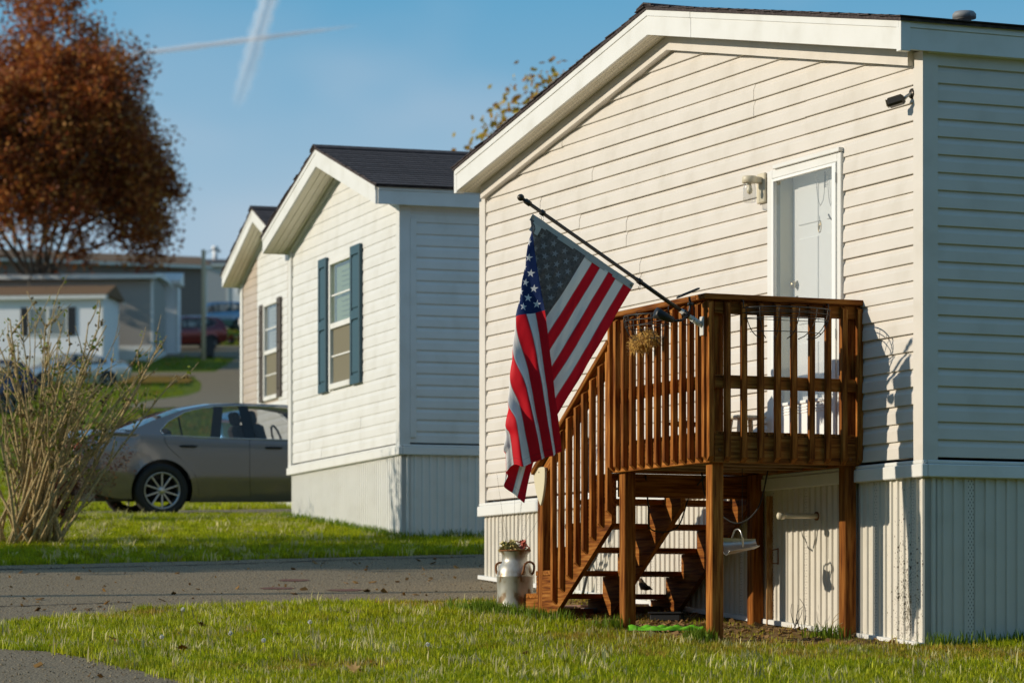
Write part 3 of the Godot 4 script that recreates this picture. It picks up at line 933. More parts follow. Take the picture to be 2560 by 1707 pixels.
func make_deck() -> void:
	var deck := thing("wooden_deck", "brown stained wooden deck with railing and open stair against the beige gable", "deck", H1)
	var gy := func(x: float, z: float) -> float:
		return ground_y(-(H1 * Vector3(x, 0, z)).z)
	# posts
	for q in [[-0.93, 1.112, 2.36, 0.092], [-2.325, 1.112, 2.36, 0.092], [-0.93, 0.075, 2.36, 0.092], [-2.32, 0.075, 1.26, 0.092]]:
		beam(deck, "post", Vector3(q[0], gy.call(q[0], q[1]) - 0.12, q[1]), Vector3(q[0], q[2], q[1]), q[3], q[3], wood(), 0.006)
	# frame under the floor
	for q in [[Vector3(-2.42, 1.35, 1.176), Vector3(-0.846, 1.35, 1.176)], [Vector3(-0.864, 1.35, 1.156), Vector3(-0.864, 1.35, 0.03)], [Vector3(-2.40, 1.35, 1.156), Vector3(-2.40, 1.35, 0.03)], [Vector3(-2.379, 1.35, 0.049), Vector3(-0.885, 1.35, 0.049)]]:
		beam(deck, "rim_joist", q[0], q[1], 0.038, 0.187, wood(), 0.004)
	for x in [-1.25, -1.62, -2.0]:
		beam(deck, "floor_joist", Vector3(x, 1.348, 1.155), Vector3(x, 1.348, 0.07), 0.038, 0.18, M.wood_raw, 0.004)
	beam(deck, "stair_header", Vector3(-2.395, 1.168, 1.15), Vector3(-2.395, 1.168, 0.03), 0.038, 0.17, wood(), 0.004)
	for k in 8:
		var z := 0.085 + k * 0.1475
		beam(deck, "floor_board", Vector3(-2.43, 1.4585, z), Vector3(-0.85, 1.4585, z), 0.141, 0.026, wood(), 0.004)
	# rails and caps
	for y in [2.320, 1.811]:
		beam(deck, "rail", Vector3(-2.40, y, 1.176), Vector3(-0.846, y, 1.176), 0.038, 0.09, wood(), 0.004)
		beam(deck, "rail", Vector3(-0.864, y, 1.156), Vector3(-0.864, y, 0.005), 0.038, 0.09, wood(), 0.004)
	beam(deck, "rail_cap", Vector3(-2.44, 2.3855, 1.180), Vector3(-0.944, 2.3855, 1.180), 0.142, 0.038, wood(), 0.005)
	beam(deck, "rail_cap", Vector3(-0.872, 2.3855, 1.251), Vector3(-0.872, 2.3855, 0.004), 0.142, 0.038, wood(), 0.005)
	# balusters
	for z in [1.197, 1.069, 0.942, 0.811, 0.682, 0.553, 0.418, 0.29, 0.161, 0.040]:
		baluster(deck, Vector3(-0.844, 1.262 + rng.randf_range(-0.004, 0.004), z), 1.10, Vector3.RIGHT)
	for x in [-2.385, -2.290, -2.158, -2.022, -1.888, -1.752, -1.617, -1.484, -1.348, -1.218, -1.090, -0.962, -0.868]:
		baluster(deck, Vector3(x, 1.260 + rng.randf_range(-0.004, 0.004), 1.196), 1.10, Vector3.BACK)
	# stair: three sawn stringers, six treads of two boards
	var ys := [1.255, 1.085, 0.915, 0.745, 0.575, 0.405]
	for s in [[1.157, 0.0], [0.60, 0.12], [0.06, 0.12]]:
		var poly := PackedVector2Array()
		poly.append(Vector2(-2.418, ys[0] - 0.04))
		for k in 6:
			var xb := -2.42 - 0.27 * k
			if k: poly.append(Vector2(xb, ys[k] - 0.04))
			poly.append(Vector2(xb - 0.27, ys[k] - 0.04))
		var g: float = gy.call(-4.0, s[0]) - 0.04
		poly.append(Vector2(-4.04, g))
		var xg: float = (g - 0.983 - s[1]) / 0.644 - 2.274
		poly.append(Vector2(xg, g))
		poly.append(Vector2(-2.418, 0.983 + s[1] + 0.644 * (-2.418 + 2.274)))
		part(deck, "stringer", prism(poly, s[0], s[0] + 0.038), wood())
	for k in 6:
		var xb := -2.42 - 0.27 * k
		for j in 2:
			var x := xb - 0.072 - j * 0.145
			beam(deck, "tread", Vector3(x, ys[k] - 0.019, 0.03), Vector3(x, ys[k] - 0.019, 1.194), 0.139, 0.038, wood(), 0.004)
	beam(deck, "newel_post", Vector3(-3.70, gy.call(-3.7, 1.15) - 0.12, 1.150), Vector3(-3.70, 1.345, 1.150), 0.092, 0.092, wood(), 0.006)
	var a := Vector3(-2.40, 2.205, 1.172)
	var b := Vector3(-3.77, 1.318, 1.172)
	beam(deck, "hand_rail", a, b, 0.142, 0.038, wood(), 0.005)
	beam(deck, "stair_rail", Vector3(-2.42, 2.108, 1.176), Vector3(-3.66, 1.305, 1.176), 0.038, 0.09, wood(), 0.004)
	for k in 8:
		var x := -3.40 + k * 0.139
		var y0 := 1.041 + 0.655 * (x + 2.322) - 0.02
		var y1 := 2.205 + 0.648 * (x + 2.40) - 0.03
		baluster(deck, Vector3(x, y0, 1.196), y1 - y0, Vector3.BACK)
	beam(deck, "lath", Vector3(-2.185, 0.10, 0.026), Vector3(-2.185, 1.10, 0.026), 0.010, 0.055, M.stained_lath)
	# carriage bolts
	for q in [Vector3(-0.844, 1.34, 1.118), Vector3(-0.844, 1.30, 0.10)]:
		part(deck, "bolt", lathe([Vector2(0, 0.01), Vector2(0.008, 0.009), Vector2(0.013, 0.0)], 10), M.rust, Transform3D(Basis(Vector3.BACK, -PI / 2), q))
	rebase(deck, Vector3(-1.8, gy.call(-1.8, 0.6), 0.6))


# ---------------------------------------------------------------- the flag on its pole
var THREADS := [
	[[2.520, 2.856, 0.000], [2.498, 2.570, 0.050], [2.453, 2.229, 0.090], [2.393, 1.760, 0.100], [2.332, 1.301, 0.100]],
	[[2.463, 2.823, 0.000], [2.557, 2.596, 0.020], [2.481, 2.072, 0.060], [2.367, 1.283, 0.070]],
	[[2.405, 2.790, 0.000], [2.431, 2.752, -0.006], [2.456, 2.713, -0.012], [2.592, 2.392, 0.020], [2.516, 1.944, 0.098], [2.402, 1.271, 0.115]],
	[[2.348, 2.757, 0.000], [2.402, 2.675, -0.006], [2.456, 2.592, -0.012], [2.634, 2.193, 0.020], [2.559, 1.820, 0.060], [2.447, 1.258, 0.070]],
	[[2.291, 2.724, 0.000], [2.374, 2.597, -0.006], [2.456, 2.470, -0.012], [2.655, 2.012, 0.020], [2.587, 1.705, 0.102], [2.485, 1.243, 0.120]],
	[[2.233, 2.691, 0.000], [2.345, 2.519, -0.006], [2.456, 2.347, -0.012], [2.673, 1.838, 0.020], [2.622, 1.590, 0.064], [2.545, 1.218, 0.075]],
	[[2.175, 2.658, 0.000], [2.316, 2.439, -0.006], [2.456, 2.222, -0.012], [2.687, 1.678, 0.020], [2.658, 1.484, 0.089], [2.615, 1.193, 0.105]],
	[[2.117, 2.624, 0.000], [2.287, 2.360, -0.006], [2.456, 2.096, -0.012], [2.698, 1.533, 0.020], [2.683, 1.403, 0.043], [2.662, 1.207, 0.050]],
	[[2.059, 2.591, 0.000], [2.259, 2.279, -0.006], [2.456, 1.969, -0.012], [2.706, 1.374, 0.020], [2.705, 1.288, 0.017], [2.703, 1.160, 0.020]],
	[[2.001, 2.558, 0.000], [2.230, 2.198, -0.006], [2.456, 1.841, -0.012], [2.653, 1.404, -0.010], [2.684, 1.131, 0.000]],
	[[1.943, 2.524, 0.000], [2.201, 2.116, -0.006], [2.456, 1.711, -0.012], [2.646, 1.317, -0.010], [2.703, 1.067, -0.020]],
	[[1.885, 2.491, 0.000], [2.172, 2.033, -0.006], [2.456, 1.580, -0.012], [2.646, 1.022, -0.010]],
	[[1.826, 2.457, 0.000], [2.143, 1.950, -0.006], [2.456, 1.448, -0.012], [2.605, 0.996, -0.020]],
	[[1.768, 2.423, 0.000], [2.114, 1.865, -0.006], [2.456, 1.314, -0.012], [2.558, 0.954, -0.010]],
]

func stars_on(im: Image, w: float, h: float, c: Color, size: float) -> void:
	for row in 9:
		for k in (6 if row % 2 == 0 else 5):
			var o := Vector2((k * 2 + 1 + row % 2) * w / 12.0, (row + 1) * h / 10.0)
			var pts := PackedVector2Array()
			for j in 10:
				var r := size if j % 2 == 0 else size * 0.382
				pts.append(o + Vector2(sin(TAU * j / 10.0), -cos(TAU * j / 10.0)) * r)
			for y in range(int(o.y - size), int(o.y + size) + 1):
				for x in range(int(o.x - size), int(o.x + size) + 1):
					if x >= 0 and y >= 0 and x < im.get_width() and y < im.get_height() and Geometry2D.is_point_in_polygon(Vector2(x + 0.5, y + 0.5), pts):
						im.set_pixel(x, y, c)

func make_flag() -> void:
	# cloth print: thirteen stripes and a blue field of fifty stars
	var w := 1386
	var im := Image.create(w, 832, false, Image.FORMAT_RGB8)
	for k in 13:
		im.fill_rect(Rect2i(0, k * 64, w, 64), lin(0.66, 0.006, 0.018) if k % 2 == 0 else lin(0.82, 0.80, 0.79))
		if k: im.fill_rect(Rect2i(0, k * 64 - 2, w, 4), lin(0.40, 0.22, 0.24))
	for x in [w - 14, w - 40]:
		for k in 13: im.fill_rect(Rect2i(x, k * 64, 3, 64), lin(0.42, 0.01, 0.02) if k % 2 == 0 else lin(0.60, 0.59, 0.60))
	im.fill_rect(Rect2i(0, 0, 554, 448), lin(0.012, 0.030, 0.12))
	stars_on(im, 554.0, 448.0, lin(0.80, 0.80, 0.82), 26.0)
	var nz := FastNoiseLite.new()
	nz.seed = 9
	nz.frequency = 0.03
	var bk := Image.create(554, 448, false, Image.FORMAT_RGB8)
	for y in 448:
		for x in 554:
			var v := 1.0 + 0.45 * nz.get_noise_2d(x, y) + 0.5 * nz.get_noise_2d(x * 4.0, y * 4.0)
			bk.set_pixel(x, y, lin(0.17 * v, 0.145 * v, 0.14 * v))
	stars_on(bk, 554.0, 448.0, lin(0.34, 0.33, 0.35), 24.0)
	var cm := mat("flag_cloth", Color.WHITE, 0.6, 0.0, 0.3)
	cm.albedo_texture = ImageTexture.create_from_image(im)
	cm.texture_repeat = false
	cm.backlight_enabled = true
	cm.backlight = Color(0.5, 0.5, 0.5)
	var bm := mat("flag_backing", Color.WHITE, 0.8, 0.0, 0.2)
	bm.albedo_texture = ImageTexture.create_from_image(bk)
	bm.texture_repeat = false
	bm.backlight_enabled = true
	bm.backlight = Color(0.35, 0.35, 0.35)
	# the cloth: threads that run from the hoist to the fly end
	var NT := 64
	var sampled := []
	for th in THREADS:
		var pts := []
		for q in th: pts.append(Vector3(-0.87 + q[2], q[1], q[0]))
		var path := smooth_path(pts, 24)
		var acc := [0.0]
		for i in range(1, path.size()): acc.append(acc[-1] + path[i].distance_to(path[i - 1]))
		var line := []
		var j := 0
		for t in NT + 1:
			var want: float = acc[-1] * t / NT
			while j < path.size() - 2 and acc[j + 1] < want: j += 1
			line.append(path[j].lerp(path[j + 1], clampf((want - acc[j]) / maxf(acc[j + 1] - acc[j], 1e-6), 0.0, 1.0)))
		sampled.append(line)
	var NS := 78
	var rows := []
	var ripple := FastNoiseLite.new()
	ripple.seed = 21
	ripple.frequency = 1.0
	for s in NS + 1:
		var f := float(s) / NS * 13.0
		var k := mini(int(f), 12)
		var u := f - k
		var line := []
		for t in NT + 1:
			var p: Vector3 = sampled[k][t].cubic_interpolate(sampled[k + 1][t], sampled[maxi(k - 1, 0)][t], sampled[mini(k + 2, 13)][t], u)
			var a := minf(1.0, float(t) / 8.0)
			p.x += a * (0.010 * ripple.get_noise_2d(f * 0.45, t * 0.055) + 0.004 * ripple.get_noise_2d(f * 1.7 + 9.0, t * 0.12))
			p.y += a * 0.004 * ripple.get_noise_2d(f * 0.8 + 30.0, t * 0.1)
			line.append(p)
		rows.append(line)
	var st := begin(true)
	var bs := begin(true)
	var ts := int(NT * 0.4)
	var ss := int(round(NS * 7.0 / 13.0))
	for s in NS:
		for t in NT:
			var q := [rows[s][t], rows[s][t + 1], rows[s + 1][t + 1], rows[s + 1][t]]
			var uv := []
			for e in [[s, t], [s, t + 1], [s + 1, t + 1], [s + 1, t]]:
				uv.append(Vector2(float(e[1]) / NT, float(e[0]) / NS))
			quad_uv(st, q, uv)
			if s < ss and t <= ts:
				var n: Vector3 = (q[1] - q[0]).cross(q[3] - q[0]).normalized()
				if n == Vector3.ZERO: continue
				var off := n * 0.0025
				var ub := []
				for c in uv: ub.append(Vector2(c.x / 0.4, c.y * 13.0 / 7.0))
				quad_uv(bs, [q[0] + off, q[1] + off, q[2] + off, q[3] + off], ub)
	var flag := thing("flag", "american flag hanging in folds from the pole on the deck corner", "flag", H1)
	part(flag, "cloth", done(st), cm)
	part(flag, "canton_backing", done(bs), bm)
	var band := begin()
	var h0: Vector3 = rows[0][0]
	var h1: Vector3 = rows[NS][0]
	var along := (h1 - h0).normalized()
	var across := Vector3(0, along.z, -along.y)
	if across.y < 0: across = -across
	for k in 26:
		var a := h0.lerp(h1, k / 26.0)
		var b := h0.lerp(h1, (k + 1) / 26.0)
		var lift := 0.012 * sin(k * 0.9) * 0.3
		add_box(band, Vector3(-0.0025, -0.012, 0.0), Vector3(0.0025, 0.034, a.distance_to(b)), Transform3D(Basis(Vector3.RIGHT, across, along).orthonormalized(), a + Vector3(lift, 0, 0)))
	part(flag, "heading", done(band), mat("heading_cloth", lin(0.50, 0.49, 0.47), 0.8))
	var lab := begin()
	add_box(lab, Vector3(0.003, -0.075, 0.03), Vector3(0.005, -0.012, 0.10), Transform3D(Basis(Vector3.RIGHT, across, along).orthonormalized(), h0))
	part(flag, "sewn_label", done(lab), M.pole_white)
	for f in [0.012, 0.985]:
		var o := h0.lerp(h1, f) + across * 0.014
		var g := begin(true)
		add_lathe(g, [Vector2(0.006, -0.004), Vector2(0.011, -0.004), Vector2(0.011, 0.004), Vector2(0.006, 0.004)], 14, Transform3D(Basis(Vector3.BACK, PI / 2), o))
		part(flag, "grommet", done(g), M.brass)
	rebase(flag, Vector3(-0.87, 0.954, 2.556))

	var pole := thing("flagpole", "bronze flagpole with ball tip slanting up from the deck corner", "flagpole", H1)
	var p0 := Vector3(-0.872, 2.205, 1.265)
	var p1 := Vector3(-0.872, 2.965, 2.545)
	var d := (p1 - p0).normalized()
	part(pole, "sleeve", tube([p0, p0 + d * 0.16], [0.0165], 12), M.pole_white)
	part(pole, "shaft", tube([p0 + d * 0.12, p0 + d * 0.55, p0 + d * 0.551, p1], [0.0145, 0.0145, 0.0125, 0.0125], 12), M.bronze)
	var st2 := begin(true)
	add_tube(st2, [p1 - d * 0.03, p1 + d * 0.012, p1 + d * 0.013, p1 + d * 0.03], [0.019, 0.019, 0.012, 0.012], 12)
	part(pole, "tip_collar", done(st2), M.bronze)
	var sp := SphereMesh.new()
	sp.radius = 0.024
	sp.height = 0.048
	sp.radial_segments = 20
	sp.rings = 12
	part(pole, "ball", sp, M.bronze, Transform3D(Basis(), p1 + d * 0.05))
	for f in [1.355, 0.518]:
		part(pole, "flag_ring", tube([p0 + d * (f - 0.014), p0 + d * (f + 0.014)], [0.020], 12), M.black_plastic)
		var c: Vector3 = p0 + d * f
		var ring := []
		for k in 9:
			var a := TAU * k / 8.0
			ring.append(c + Vector3(0.0, -0.034, 0) + Vector3(0.004 * sin(a), cos(a) * 0.022, sin(a) * 0.010))
		part(pole, "snap_hook", tube(ring, [0.002], 6), M.steel)
	box(pole, "bracket", Vector3(-0.90, 2.12, 1.234), Vector3(-0.845, 2.25, 1.244), M.pole_white)
	part(pole, "socket", tube([p0 - d * 0.02, p0 + d * 0.06], [0.021], 12), M.pole_white)
	rebase(pole, Vector3(-0.872, 2.12, 1.24))


# ---------------------------------------------------------------- things on and round the deck
func ring_path(f: Callable, n: int) -> Array:
	var out := []
	for k in n + 1: out.append(f.call(float(k) / n))
	return out

func wire_basket(label: String, o: Vector3, out: Vector3, along: Vector3, wide: float, deep: float, high: float) -> Node3D:
	var b := thing("wire_basket", label, "planter basket", H1, "wire hay basket planters hung on the railing")
	var at := func(a: float, f: float) -> Vector3:   # a: 0..1 round the half ellipse, f: 0 top .. 1 bottom
		var s := sqrt(maxf(0.0, 1.0 - f * f * 0.985))
		return o + along * (-cos(a * PI) * wide / 2 * (0.55 + 0.45 * s)) + out * (sin(a * PI) * deep * s + 0.012) - Vector3.UP * high * f
	for f in [0.0, 0.17, 0.36]:
		part(b, "hoop", tube(ring_path(func(a: float) -> Vector3: return at.call(a, f), 24), [0.0034 if f else 0.0046], 6), M.wire)
		part(b, "back_bar", tube([at.call(0.0, f), at.call(1.0, f)], [0.0026], 6), M.wire)
	part(b, "hoop", tube(ring_path(func(a: float) -> Vector3: return at.call(a, 0.8), 24), [0.0030], 6), M.wire)
	for k in 7:
		var a := 0.06 + 0.88 * k / 6.0
		part(b, "rib", tube(ring_path(func(f: float) -> Vector3: return at.call(a, f), 12), [0.0034], 6), M.wire)
	for a in [0.02, 0.98]:
		var p: Vector3 = at.call(a, 0.0)
		part(b, "hanger", tube([p, p + Vector3.UP * 0.05, p + Vector3.UP * 0.055 - out * 0.03], [0.004], 6), M.wire)
	return b

func make_porch_things() -> void:
	# two hay baskets
	var b1 := wire_basket("wire basket with shaggy golden coco fibre hanging out below", Vector3(-1.61, 2.315, 1.234), Vector3.BACK, Vector3.RIGHT, 0.52, 0.20, 0.205)
	var fib := begin()
	var r := RandomNumberGenerator.new()
	r.seed = 4
	for k in 5600:
		var u := r.randf()
		var c := Vector3(-1.76 + u * 0.28, 2.135 + 0.022 * sin(u * 12.0) + (0.022 if u > 0.5 else 0.0), 1.31 + r.randf_range(-0.035, 0.045))
		c += Vector3(r.randfn(0, 0.015), r.randfn(0, 0.016), r.randfn(0, 0.016))
		if u < 0.33 and r.randf() < 0.6: c.y -= r.randf() * 0.075 * (1.0 - u * 2.0)
		var d := Vector3(r.randfn(0, 0.6), r.randfn(-0.5, 0.6), r.randfn(0, 0.6)).normalized() * r.randf_range(0.014, 0.038)
		var s := d.cross(Vector3(r.randfn(), r.randfn(), r.randfn())).normalized() * 0.0022
		quad(fib, c - s, c + s, c + d * 0.5 + s + Vector3(0, 0.004, 0), c + d * 0.5 - s + Vector3(0, 0.004, 0))
		st_tri(fib, c + d * 0.5 - s + Vector3(0, 0.004, 0), c + d * 0.5 + s + Vector3(0, 0.004, 0), c + d)
	var fm := mat("coco_fibre", lin(0.58, 0.35, 0.09), 0.9, 0.0, 0.2)
	fm.backlight_enabled = true
	fm.backlight = Color(0.3, 0.3, 0.3)
	var fo := part(b1, "coco_fibre", done(fib), fm)
	fo.set_meta("kind", "stuff")
	rebase(b1, Vector3(-1.61, 2.11, 1.25))
	var b2 := wire_basket("empty black wire basket hung on the railing in front of the door", Vector3(-0.802, 2.312, 0.640), Vector3.RIGHT, Vector3.FORWARD, 0.66, 0.21, 0.20)
	rebase(b2, Vector3(-0.79, 2.11, 0.64))

	# solar spotlight clipped to the flagpole
	var sl := thing("solar_spotlight", "small black solar spotlight with panel clamped to the flagpole", "spotlight", H1)
	var cp := Vector3(-0.872, 2.262, 1.362)
	part(sl, "clamp", tube([cp + Vector3(0, 0.012, 0.02), cp - Vector3(0, 0.012, 0.02)], [0.024], 12), M.black_plastic)
	part(sl, "arm", tube(smooth_path([cp + Vector3(0.02, -0.01, 0.0), cp + Vector3(0.03, -0.045, 0.045), cp + Vector3(0.02, -0.052, 0.10)]), [0.009], 8), M.black_plastic)
	var lamp := begin(true)
	var la := Vector3(-0.85, 2.212, 1.462)
	var lb := Vector3(-0.85, 2.262, 1.600)
	add_tube(lamp, [la, la.lerp(lb, 0.08), la.lerp(lb, 0.3), lb, lb - (lb - la).normalized() * 0.004, la.lerp(lb, 0.75)], [0.014, 0.022, 0.026, 0.038, 0.034, 0.028], 18)
	part(sl, "lamp_head", done(lamp), M.black_plastic)
	part(sl, "lens", tube([la.lerp(lb, 0.78), la.lerp(lb, 0.80)], [0.029], 16), M.win_glass)
	part(sl, "stem", tube(smooth_path([cp + Vector3(0, 0.0, -0.02), cp + Vector3(0.0, 0.05, -0.032), cp + Vector3(0, 0.118, -0.028)]), [0.008], 8), M.black_plastic)
	part(sl, "knob", tube([Vector3(-0.86, 2.33, 1.31), Vector3(-0.86, 2.33, 1.35)], [0.011], 10), M.black_plastic)
	var sp := Transform3D(Basis.from_euler(Vector3(deg_to_rad(22), 0, deg_to_rad(6))), Vector3(-0.87, 2.405, 1.345))
	part(sl, "solar_panel", bevel_box(Vector3(0.105, 0.012, 0.145), 0.004), M.black_plastic, sp)
	part(sl, "solar_cells", bevel_box(Vector3(0.092, 0.003, 0.130), 0.001), mat("solar_cell", lin(0.02, 0.022, 0.035), 0.15, 0.2), sp * Transform3D(Basis(), Vector3(0, 0.0073, 0)))
	part(sl, "cable", tube(smooth_path([cp + Vector3(0.01, -0.03, 0.05), cp + Vector3(0.03, -0.075, 0.02), cp + Vector3(0.02, -0.05, -0.05), cp + Vector3(0.012, 0.03, -0.055), cp + Vector3(0.01, 0.10, -0.03)]), [0.003], 6), M.rubber)
	rebase(sl, Vector3(-0.872, 2.2, 1.36))

	# porch light beside the door: jar shade
	var pl := thing("porch_light", "cream wall lantern with clear glass jar beside the storm door", "wall lamp", H1)
	box(pl, "back_plate", Vector3(-2.36, 3.255, 0.021), Vector3(-2.235, 3.475, 0.045), M.pvc, 0.008)
	box(pl, "arm", Vector3(-2.325, 3.40, 0.045), Vector3(-2.265, 3.445, 0.10), M.pvc, 0.006)
	part(pl, "jar_lid", lathe([Vector2(0.0, 0.05), Vector2(0.05, 0.05), Vector2(0.055, 0.044), Vector2(0.055, 0.0), Vector2(0.0, 0.0)], 24), M.pvc, Transform3D(Basis(), Vector3(-2.295, 3.398, 0.135)))
	part(pl, "glass_jar", lathe([Vector2(0.041, 0.15), Vector2(0.043, 0.128), Vector2(0.047, 0.11), Vector2(0.048, 0.025), Vector2(0.042, 0.004), Vector2(0.0, 0.0)], 24), M.win_glass, Transform3D(Basis(), Vector3(-2.295, 3.25, 0.135)))
	part(pl, "bulb", lathe([Vector2(0.0, 0.0), Vector2(0.018, 0.012), Vector2(0.024, 0.032), Vector2(0.016, 0.055), Vector2(0.012, 0.085)], 16), mat("bulb_glass", lin(0.75, 0.68, 0.5), 0.3), Transform3D(Basis(), Vector3(-2.295, 3.313, 0.135)))
	rebase(pl, Vector3(-2.295, 3.25, 0.1))

	# security camera under the eave corner
	var sc := thing("security_camera", "small dark security camera bracketed to the beige gable near its corner", "camera", H1)
	part(sc, "mount", lathe([Vector2(0.0, 0.018), Vector2(0.034, 0.016), Vector2(0.038, 0.0)], 20), M.bronze, Transform3D(Basis(Vector3.RIGHT, PI / 2), Vector3(-0.115, 3.735, 0.022)))
	part(sc, "arm", tube(smooth_path([Vector3(-0.115, 3.735, 0.035), Vector3(-0.12, 3.715, 0.07), Vector3(-0.135, 3.69, 0.085)]), [0.011], 8), M.steel)
	part(sc, "housing", bevel_box(Vector3(0.075, 0.062, 0.12), 0.014), M.bronze, Transform3D(Basis.from_euler(Vector3(0.25, -0.75, 0.1)), Vector3(-0.16, 3.685, 0.13)))
	part(sc, "lens_plate", bevel_box(Vector3(0.060, 0.048, 0.006), 0.002), mat("lens_plate", lin(0.30, 0.26, 0.18), 0.3), Transform3D(Basis.from_euler(Vector3(0.25, -0.75, 0.1)), Vector3(-0.16, 3.685, 0.13)) * Transform3D(Basis(), Vector3(0, 0, 0.062)))
	rebase(sc, Vector3(-0.12, 3.69, 0.03))

	# over-the-door hook and hanging chains behind the storm pane
	var wh := thing("wreath_hanger", "dark metal wreath hook hanging behind the storm door glass", "hook", H1)
	part(wh, "strap", bevel_box(Vector3(0.022, 0.34, 0.003), 0.001), M.bronze, Transform3D(Basis(), Vector3(-1.255, 3.21, -0.02)))
	part(wh, "hook", tube(smooth_path([Vector3(-1.255, 3.05, -0.02), Vector3(-1.262, 3.02, 0.0), Vector3(-1.285, 3.025, 0.012), Vector3(-1.31, 3.06, 0.018)]), [0.006], 6), M.bronze)
	rebase(wh, Vector3(-1.255, 3.04, -0.02))
	var ch := thing("hanging_chain", "loop of thin metal chain hanging inside the storm door", "chain", H1)
	for seg in [[Vector3(-1.53, 3.37, 0.0), Vector3(-1.50, 3.20, 0.0), Vector3(-1.46, 3.14, 0.0)], [Vector3(-1.46, 3.14, 0.0), Vector3(-1.41, 3.20, 0.0), Vector3(-1.39, 3.37, 0.0)], [Vector3(-1.36, 3.37, 0.0), Vector3(-1.34, 3.20, 0.0), Vector3(-1.31, 3.12, 0.0)]]:
		var pth := smooth_path(seg, 8)
		for k in pth.size() - 1:
			part(ch, "link", tube([pth[k], pth[k].lerp(pth[k + 1], 0.8)], [0.0028], 5), M.steel)
	part(ch, "spring", tube(ring_path(func(t: float) -> Vector3: return Vector3(-1.39 + 0.008 * cos(t * 60.0), 3.37 - 0.11 * t, 0.008 * sin(t * 60.0)), 90), [0.002], 5), M.bronze)
	rebase(ch, Vector3(-1.44, 3.14, 0.0))
	var orn := thing("door_ornament", "small oval metal ornament hanging on the storm door glass", "ornament", H1)
	part(orn, "hoop", tube(ring_path(func(t: float) -> Vector3: return Vector3(-1.42 + 0.022 * cos(t * TAU), 2.985 + 0.042 * sin(t * TAU), 0.028), 20), [0.004], 6), M.brass)
	part(orn, "leaf", tube([Vector3(-1.435, 2.955, 0.028), Vector3(-1.42, 2.99, 0.028), Vector3(-1.41, 3.02, 0.028)], [0.003, 0.007, 0.002], 6), M.brass)
	part(orn, "cord", tube([Vector3(-1.42, 3.027, 0.028), Vector3(-1.42, 3.06, 0.028)], [0.002], 5), M.wire)
	rebase(orn, Vector3(-1.42, 2.945, 0.028))

	# white plaque on the newel
	var plq := thing("plaque", "cream pointed wooden plaque fixed to the newel post beside the flag", "plaque", H1)
	var pts := PackedVector2Array()
	for k in 13:
		var a := PI * k / 12.0
		pts.append(Vector2(-cos(a) * 0.105, 0.02 * sin(a)))
	for k in range(1, 12):
		var f := k / 12.0
		pts.append(Vector2(0.105 * cos(f * PI / 2) ** 0.8, -0.27 * f))
	pts.append(Vector2(0.0, -0.27))
	for k in range(11, 0, -1):
		var f := k / 12.0
		pts.append(Vector2(-0.105 * cos(f * PI / 2) ** 0.8, -0.27 * f))
	part(plq, "board", prism(pts, 0.0, 0.016), mat("plaque_cream", lin(0.62, 0.55, 0.38), 0.6), Transform3D(Basis(Vector3.UP, 0.0) * Basis(Vector3.BACK, 0.10), Vector3(-3.66, 1.335, 1.205)))
	part(plq, "nail", lathe([Vector2(0, 0.004), Vector2(0.005, 0.003), Vector2(0.006, 0.0)], 8), M.black_metal, Transform3D(Basis(Vector3.RIGHT, PI / 2), Vector3(-3.66, 1.32, 1.221)))
	rebase(plq, Vector3(-3.77, 1.07, 1.21))

	# drain pipe out of the skirting, wall hook, cables and hose
	var dp := thing("drain_pipe", "short cream plastic pipe sticking out of the skirting under the deck", "pipe", H1)
	part(dp, "pipe", tube([Vector3(-1.49, 0.93, -0.05), Vector3(-1.45, 0.925, 0.33)], [0.019], 14), M.pvc)
	part(dp, "coupling", tube([Vector3(-1.452, 0.9253, 0.30), Vector3(-1.448, 0.9247, 0.345)], [0.025], 14), M.pvc)
	part(dp, "flange", tube([Vector3(-1.487, 0.930, 0.014), Vector3(-1.486, 0.9299, 0.020)], [0.032], 14), M.rust)
	rebase(dp, Vector3(-1.47, 0.90, 0.1))
	var hk := thing("wall_hook", "rusty wire bracket screwed to the skirting under the deck", "hook", H1)
	part(hk, "loop", tube(smooth_path([Vector3(-2.07, 0.71, 0.02), Vector3(-2.07, 0.695, 0.075), Vector3(-2.07, 0.65, 0.09), Vector3(-2.07, 0.61, 0.07), Vector3(-2.07, 0.605, 0.02)]), [0.0045], 6), M.rust)
	part(hk, "plate", bevel_box(Vector3(0.012, 0.12, 0.006), 0.001), M.rust, Transform3D(Basis(), Vector3(-2.07, 0.657, 0.018)))
	rebase(hk, Vector3(-2.07, 0.60, 0.02))
	var cb := thing("cable", "thin black cable sagging under the stair and deck", "cable", H1)
	part(cb, "cable_run", tube(smooth_path([Vector3(-2.36, 1.24, 0.95), Vector3(-2.5, 1.02, 0.86), Vector3(-2.62, 0.86, 0.78), Vector3(-2.52, 0.87, 0.62), Vector3(-2.45, 1.1, 0.55), Vector3(-2.3, 1.24, 0.5)]), [0.006], 6), M.rubber)
	rebase(cb, Vector3(-2.5, 0.85, 0.7))
	var cb2 := thing("cable", "thin black cable hanging from the deck beside the metal scoop", "cable", H1)
	part(cb2, "cable_run", tube(smooth_path([Vector3(-1.95, 1.25, 0.70), Vector3(-1.9, 1.05, 0.68), Vector3(-1.72, 0.88, 0.55), Vector3(-1.62, 0.98, 0.42), Vector3(-1.58, 1.25, 0.36)]), [0.006], 6), M.rubber)
	rebase(cb2, Vector3(-1.7, 0.86, 0.5))
	var hs := thing("garden_hose", "dark green garden hose coiled on the skirting behind the stair", "hose", H1)
